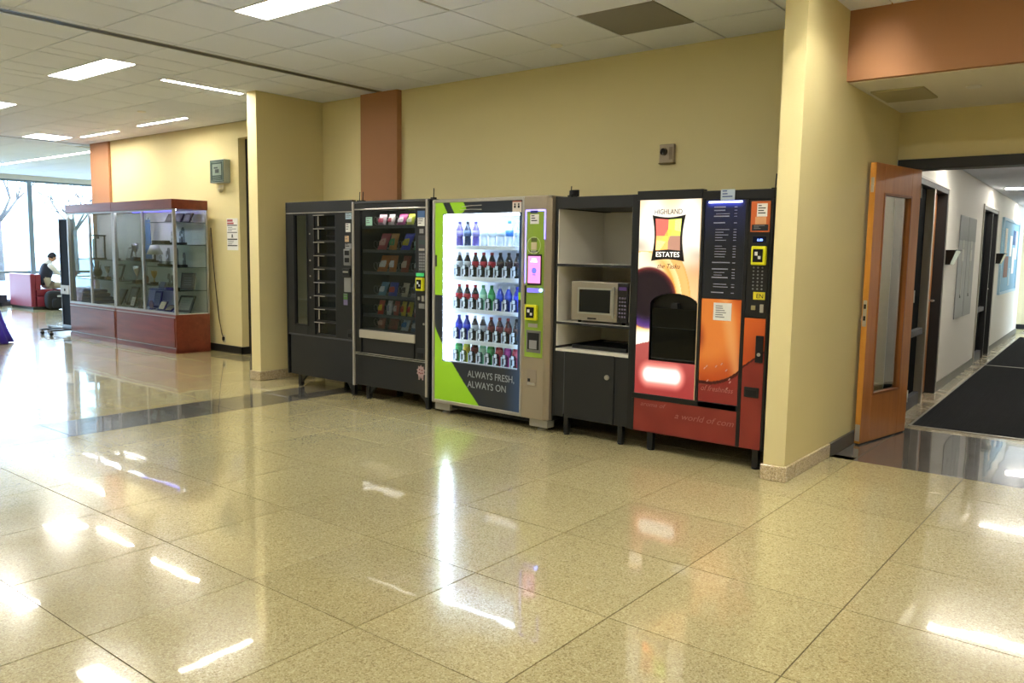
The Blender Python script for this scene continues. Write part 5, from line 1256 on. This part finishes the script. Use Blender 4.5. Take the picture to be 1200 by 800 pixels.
# red booth by the window
RED = mat('red vinyl', '742030', .45, noise_amt=.05); RED2 = mat('red laminate', '782638', .5)
def booth(y0, d, lb):
    t = thing('booth_bench', lb, 'bench', (-17.6, y0, 0), 'red booth benches'); x0, x1 = -17.95, -16.75
    s = d
    def b_(n_, ya, yb, z0, z1, m, xa=x0, xb=x1, bev=.02, p=t): return bx(n_, (xa, xb, y0+s*ya, y0+s*yb, z0, z1), m, p, bev)
    b_('back_panel', 0, .10, .06, .80, RED2); b_('backrest', .10, .22, .45, .79, RED); b_('base', .12, .60, .06, .30, RED2); b_('seat', .12, .66, .30, .45, RED)
    b_('plinth', .03, .58, 0, .06, BLACK, bev=.0)
    return t
booth(2.05, 1, 'red booth bench where the seated person is'); booth(4.10, -1, 'red booth bench facing the seated person, mostly hidden by the board')
t = thing('booth_table', 'white-topped table between the two red booth benches', 'table', (-17.4, 3.12, 0)); bx('table_top', (-17.95, -16.85, 2.82, 3.42, .72, .75), mat('table white', 'd8dadc', .3), t, .01); bx('column', (-17.5, -17.35, 3.05, 3.20, .03, .72), SATIN, t, .01); bx('foot_plate', (-17.7, -17.15, 2.85, 3.40, 0, .03), BLACK, t, .01)
t = thing('soda_can', 'dark drink can on the booth table in front of the person', 'can', (-16.95, 3.12, .75)); obj('can_body', MB().lathe([(.028, 0), (.033, .008), (.033, .11), (.027, .12)], (-16.95, 3.12, .75), 14), mat('can maroon', '6a3448', .3, metal=.4), t); obj('can_rim', MB().cyl((-16.95, 3.12, .8695), .027, .004, n=14), SATIN, t)
# backpack
t = thing('backpack', 'black backpack with a pale tag on the floor beside the booth seat', 'bag', (-16.56, 2.48, 0))
def blob(name, c, sx, sy, sz, m, p, e=.6):
    mb = MB(); nu, nv = 20, 12; vs = []
    for j in range(nv+1):
        ph_ = -PI/2+PI*j/nv
        for i in range(nu):
            q = 2*PI*i/nu; f = lambda v: math.copysign(abs(v)**e, v)
            vs.append((c[0]+sx*f(math.cos(ph_))*f(math.cos(q)), c[1]+sy*f(math.cos(ph_))*f(math.sin(q)), c[2]+sz*f(math.sin(ph_))))
    fs = [(j*nu+i, j*nu+(i+1) % nu, (j+1)*nu+(i+1) % nu, (j+1)*nu+i) for j in range(nv) for i in range(nu)]
    mb.add(vs, fs, True); return obj(name, mb, m, p)
BK_ = mat('backpack black', '14161c', .7)
blob('main_bag', (-16.56, 2.48, .215), .13, .215, .213, BK_, t); blob('front_pocket', (-16.41, 2.50, .15), .05, .15, .13, BK_, t); obj('carry_loop', MB().tube([(-16.56, 2.43, .42), (-16.56, 2.45, .46), (-16.56, 2.53, .46), (-16.56, 2.55, .42)], .008, 6), BK_, t)
bx('pale_tag', (-16.41, -16.37, 2.46, 2.60, .29, .33), mat('tag pale', 'b8bcc0', .5), t, .004)
# far litter of the far bay: nothing else

# ------------------------------------------------------------------ the seated person (faces +Y, in profile)
def skinned(name, chains, m, parent, lv=2, root=0):
    """chains: list of lists of (x, y, z, r); points closer than 1 mm are merged"""
    vs, rs, es = [], [], []
    def idx(p):
        for i, v in enumerate(vs):
            if (v-Vector(p[:3])).length < .001: return i
        vs.append(Vector(p[:3])); rs.append(p[3]); return len(vs)-1
    for ch in chains:
        ids = [idx(p) for p in ch]; es += [(a, b) for a, b in zip(ids, ids[1:])]
    off = OFF[parent.name]
    me = bpy.data.meshes.new(name); me.from_pydata([tuple(v-off) for v in vs], es, []); o = bpy.data.objects.new(name, me); COL.objects.link(o); o.parent = parent; OFF[o.name] = off
    sk = o.modifiers.new('skin', 'SKIN'); sk.use_smooth_shade = True
    for i, v in enumerate(me.skin_vertices[0].data): v.radius = (rs[i], rs[i]) if not isinstance(rs[i], tuple) else rs[i]; v.use_root = (i == root)
    sb = o.modifiers.new('sub', 'SUBSURF'); sb.levels = lv; sb.render_levels = lv
    me.materials.append(m); return o
px, py = -17.05, 2.44
P_ = thing('person', 'seated person in a dark vest and white hooded top leaning over the booth table', 'person', (px, py, 0))
SKIN = mat('skin', 'b08468', .5); PANT = mat('pale trousers', 'b4ac9a', .8); SWT = mat('white sweatshirt', 'd6d4ce', .85); VEST = mat('navy vest', '1a2030', .7); HAIR = mat('dark hair', '15121a', .6)
hip = (px, py, .59, .135); 
# body (trousers + trunk under the clothes) in one surface
body = [[hip, (px, py+.03, .70, .13), (px, py+.07, .86, .145), (px, py+.11, 1.0, .13), (px, py+.15, 1.065, .06), (px, py+.18, 1.10, .052)]]
for sx in (-1, 1):
    body.append([hip, (px+sx*.09, py+.06, .545, .095), (px+sx*.12, py+.26, .53, .082), (px+sx*.13, py+.47, .51, .062), (px+sx*.13, py+.50, .30, .055), (px+sx*.13, py+.47, .11, .038), (px+sx*.13, py+.50, .05, .040), (px+sx*.13, py+.60, .035, .034)])
skinned('body', body, PANT, P_)
vest = [[(px, py-.01, .52, .150), (px, py+.0, .60, .148), (px, py+.03, .70, .142), (px, py+.07, .86, .155), (px, py+.105, .98, .14), (px, py+.13, 1.03, .09)]]
skinned('vest', vest, VEST, P_)
for sx in (-1, 1):
    sh_ = (px+sx*.17, py+.10, .985, .062); el = (px+sx*.23, py+.24, .80, .050); wr = (px+sx*.12, py+.46, .80, .034)
    skinned('sleeve', [[(px+sx*.08, py+.10, 1.0, .06), sh_, el, wr]], SWT, P_)
    hand = [[(wr[0], wr[1], wr[2], .024), (wr[0]-sx*.005, wr[1]+.05, wr[2]+.0, .026), (wr[0]-sx*.005, wr[1]+.09, wr[2]-.002, .022)]]
    h_ = skinned('hand', hand, SKIN, P_)
    for q, (dx, L_) in enumerate([(-.030, .055), (-.012, .070), (.008, .072), (.026, .06)]):
        b0 = (wr[0]-sx*.005+dx*.8, wr[1]+.085, wr[2]); skinned('finger', [[(*b0, .009), (b0[0], b0[1]+L_*.55, b0[2]+.002, .008), (b0[0], b0[1]+L_, b0[2]-.018, .007)]], SKIN, h_, 1)
    tb = (wr[0]-sx*.025, wr[1]+.04, wr[2]+.004); skinned('thumb', [[(*tb, .011), (tb[0]-sx*.025, tb[1]+.03, tb[2]-.004, .009), (tb[0]-sx*.028, tb[1]+.055, tb[2]-.012, .008)]], SKIN, h_, 1)
hood = MB().sphere((px, py+.115, 1.05), .105, 14, (1.05, .8, .55)); obj('hood', hood, SWT, P_)
# head looking down at the table
HX = Matrix.Translation((px, py+.205, 1.165)) @ Matrix.Rotation(-.42, 4, 'X')
mb = MB(); nu, nv = 20, 14; vs = []
for j in range(nv+1):
    ph_ = -PI/2+PI*j/nv; z = math.sin(ph_)
    for i in range(nu):
        q = 2*PI*i/nu; x = math.cos(ph_)*math.cos(q)*.074; y = math.cos(ph_)*math.sin(q)*.092; jaw = 1-.22*sm(0, -1, z)
        if y > 0 and z < -.1: y *= .96
        vs.append((x*jaw, y*jaw+.004*(1 if y > 0 else 0), z*.115))
mb.add(vs, [(j*nu+i, j*nu+(i+1) % nu, (j+1)*nu+(i+1) % nu, (j+1)*nu+i) for j in range(nv) for i in range(nu)], True)
hd = obj('head', mb, SKIN, P_, 0, HX)
obj('nose', MB().tube([(0, .085, .015), (0, .106, -.012), (0, .092, -.022)], [.007, .012, .009], 8), SKIN, hd, 0, HX)
for sx in (-1, 1):
    obj('eye', MB().sphere((sx*.030, .080, .012), .010, 8), mat('eye dark', '241c18', .3), hd, 0, HX); obj('ear', MB().sphere((sx*.075, -.005, .0), .022, 8, (.4, .8, 1.2)), SKIN, hd, 0, HX)
obj('mouth', MB().sphere((0, .080, -.050), .020, 8, (1, .4, .25)), mat('lips', '8c5448', .5), hd, 0, HX)
mb = MB(); vs = []
for j in range(nv+1):
    ph_ = -PI/2+PI*j/nv; z = math.sin(ph_)
    for i in range(nu):
        q = 2*PI*i/nu; f = 1.10+.04*noise.noise(Vector((q*2, ph_*4, 0))); x = math.cos(ph_)*math.cos(q)*.076*f; y = math.cos(ph_)*math.sin(q)*.094*f; zz = z*.118*f
        front = sm(-.1, .6, math.sin(q)*math.cos(ph_)); lo = -.03+.085*front
        vs.append((x, y-.003, max(zz, lo)) if zz > lo-.02 else (x*.8, y*.8, lo))
mb.add(vs, [(j*nu+i, j*nu+(i+1) % nu, (j+1)*nu+(i+1) % nu, (j+1)*nu+i) for j in range(nv) for i in range(nu)], True)
obj('hair', mb, HAIR, P_, 0, HX)
for sx in (-1, 1): blob('shoe', (px+sx*.13, py+.56, .042), .048, .12, .042, mat('shoe grey', '4c4c54', .6), P_, .7)
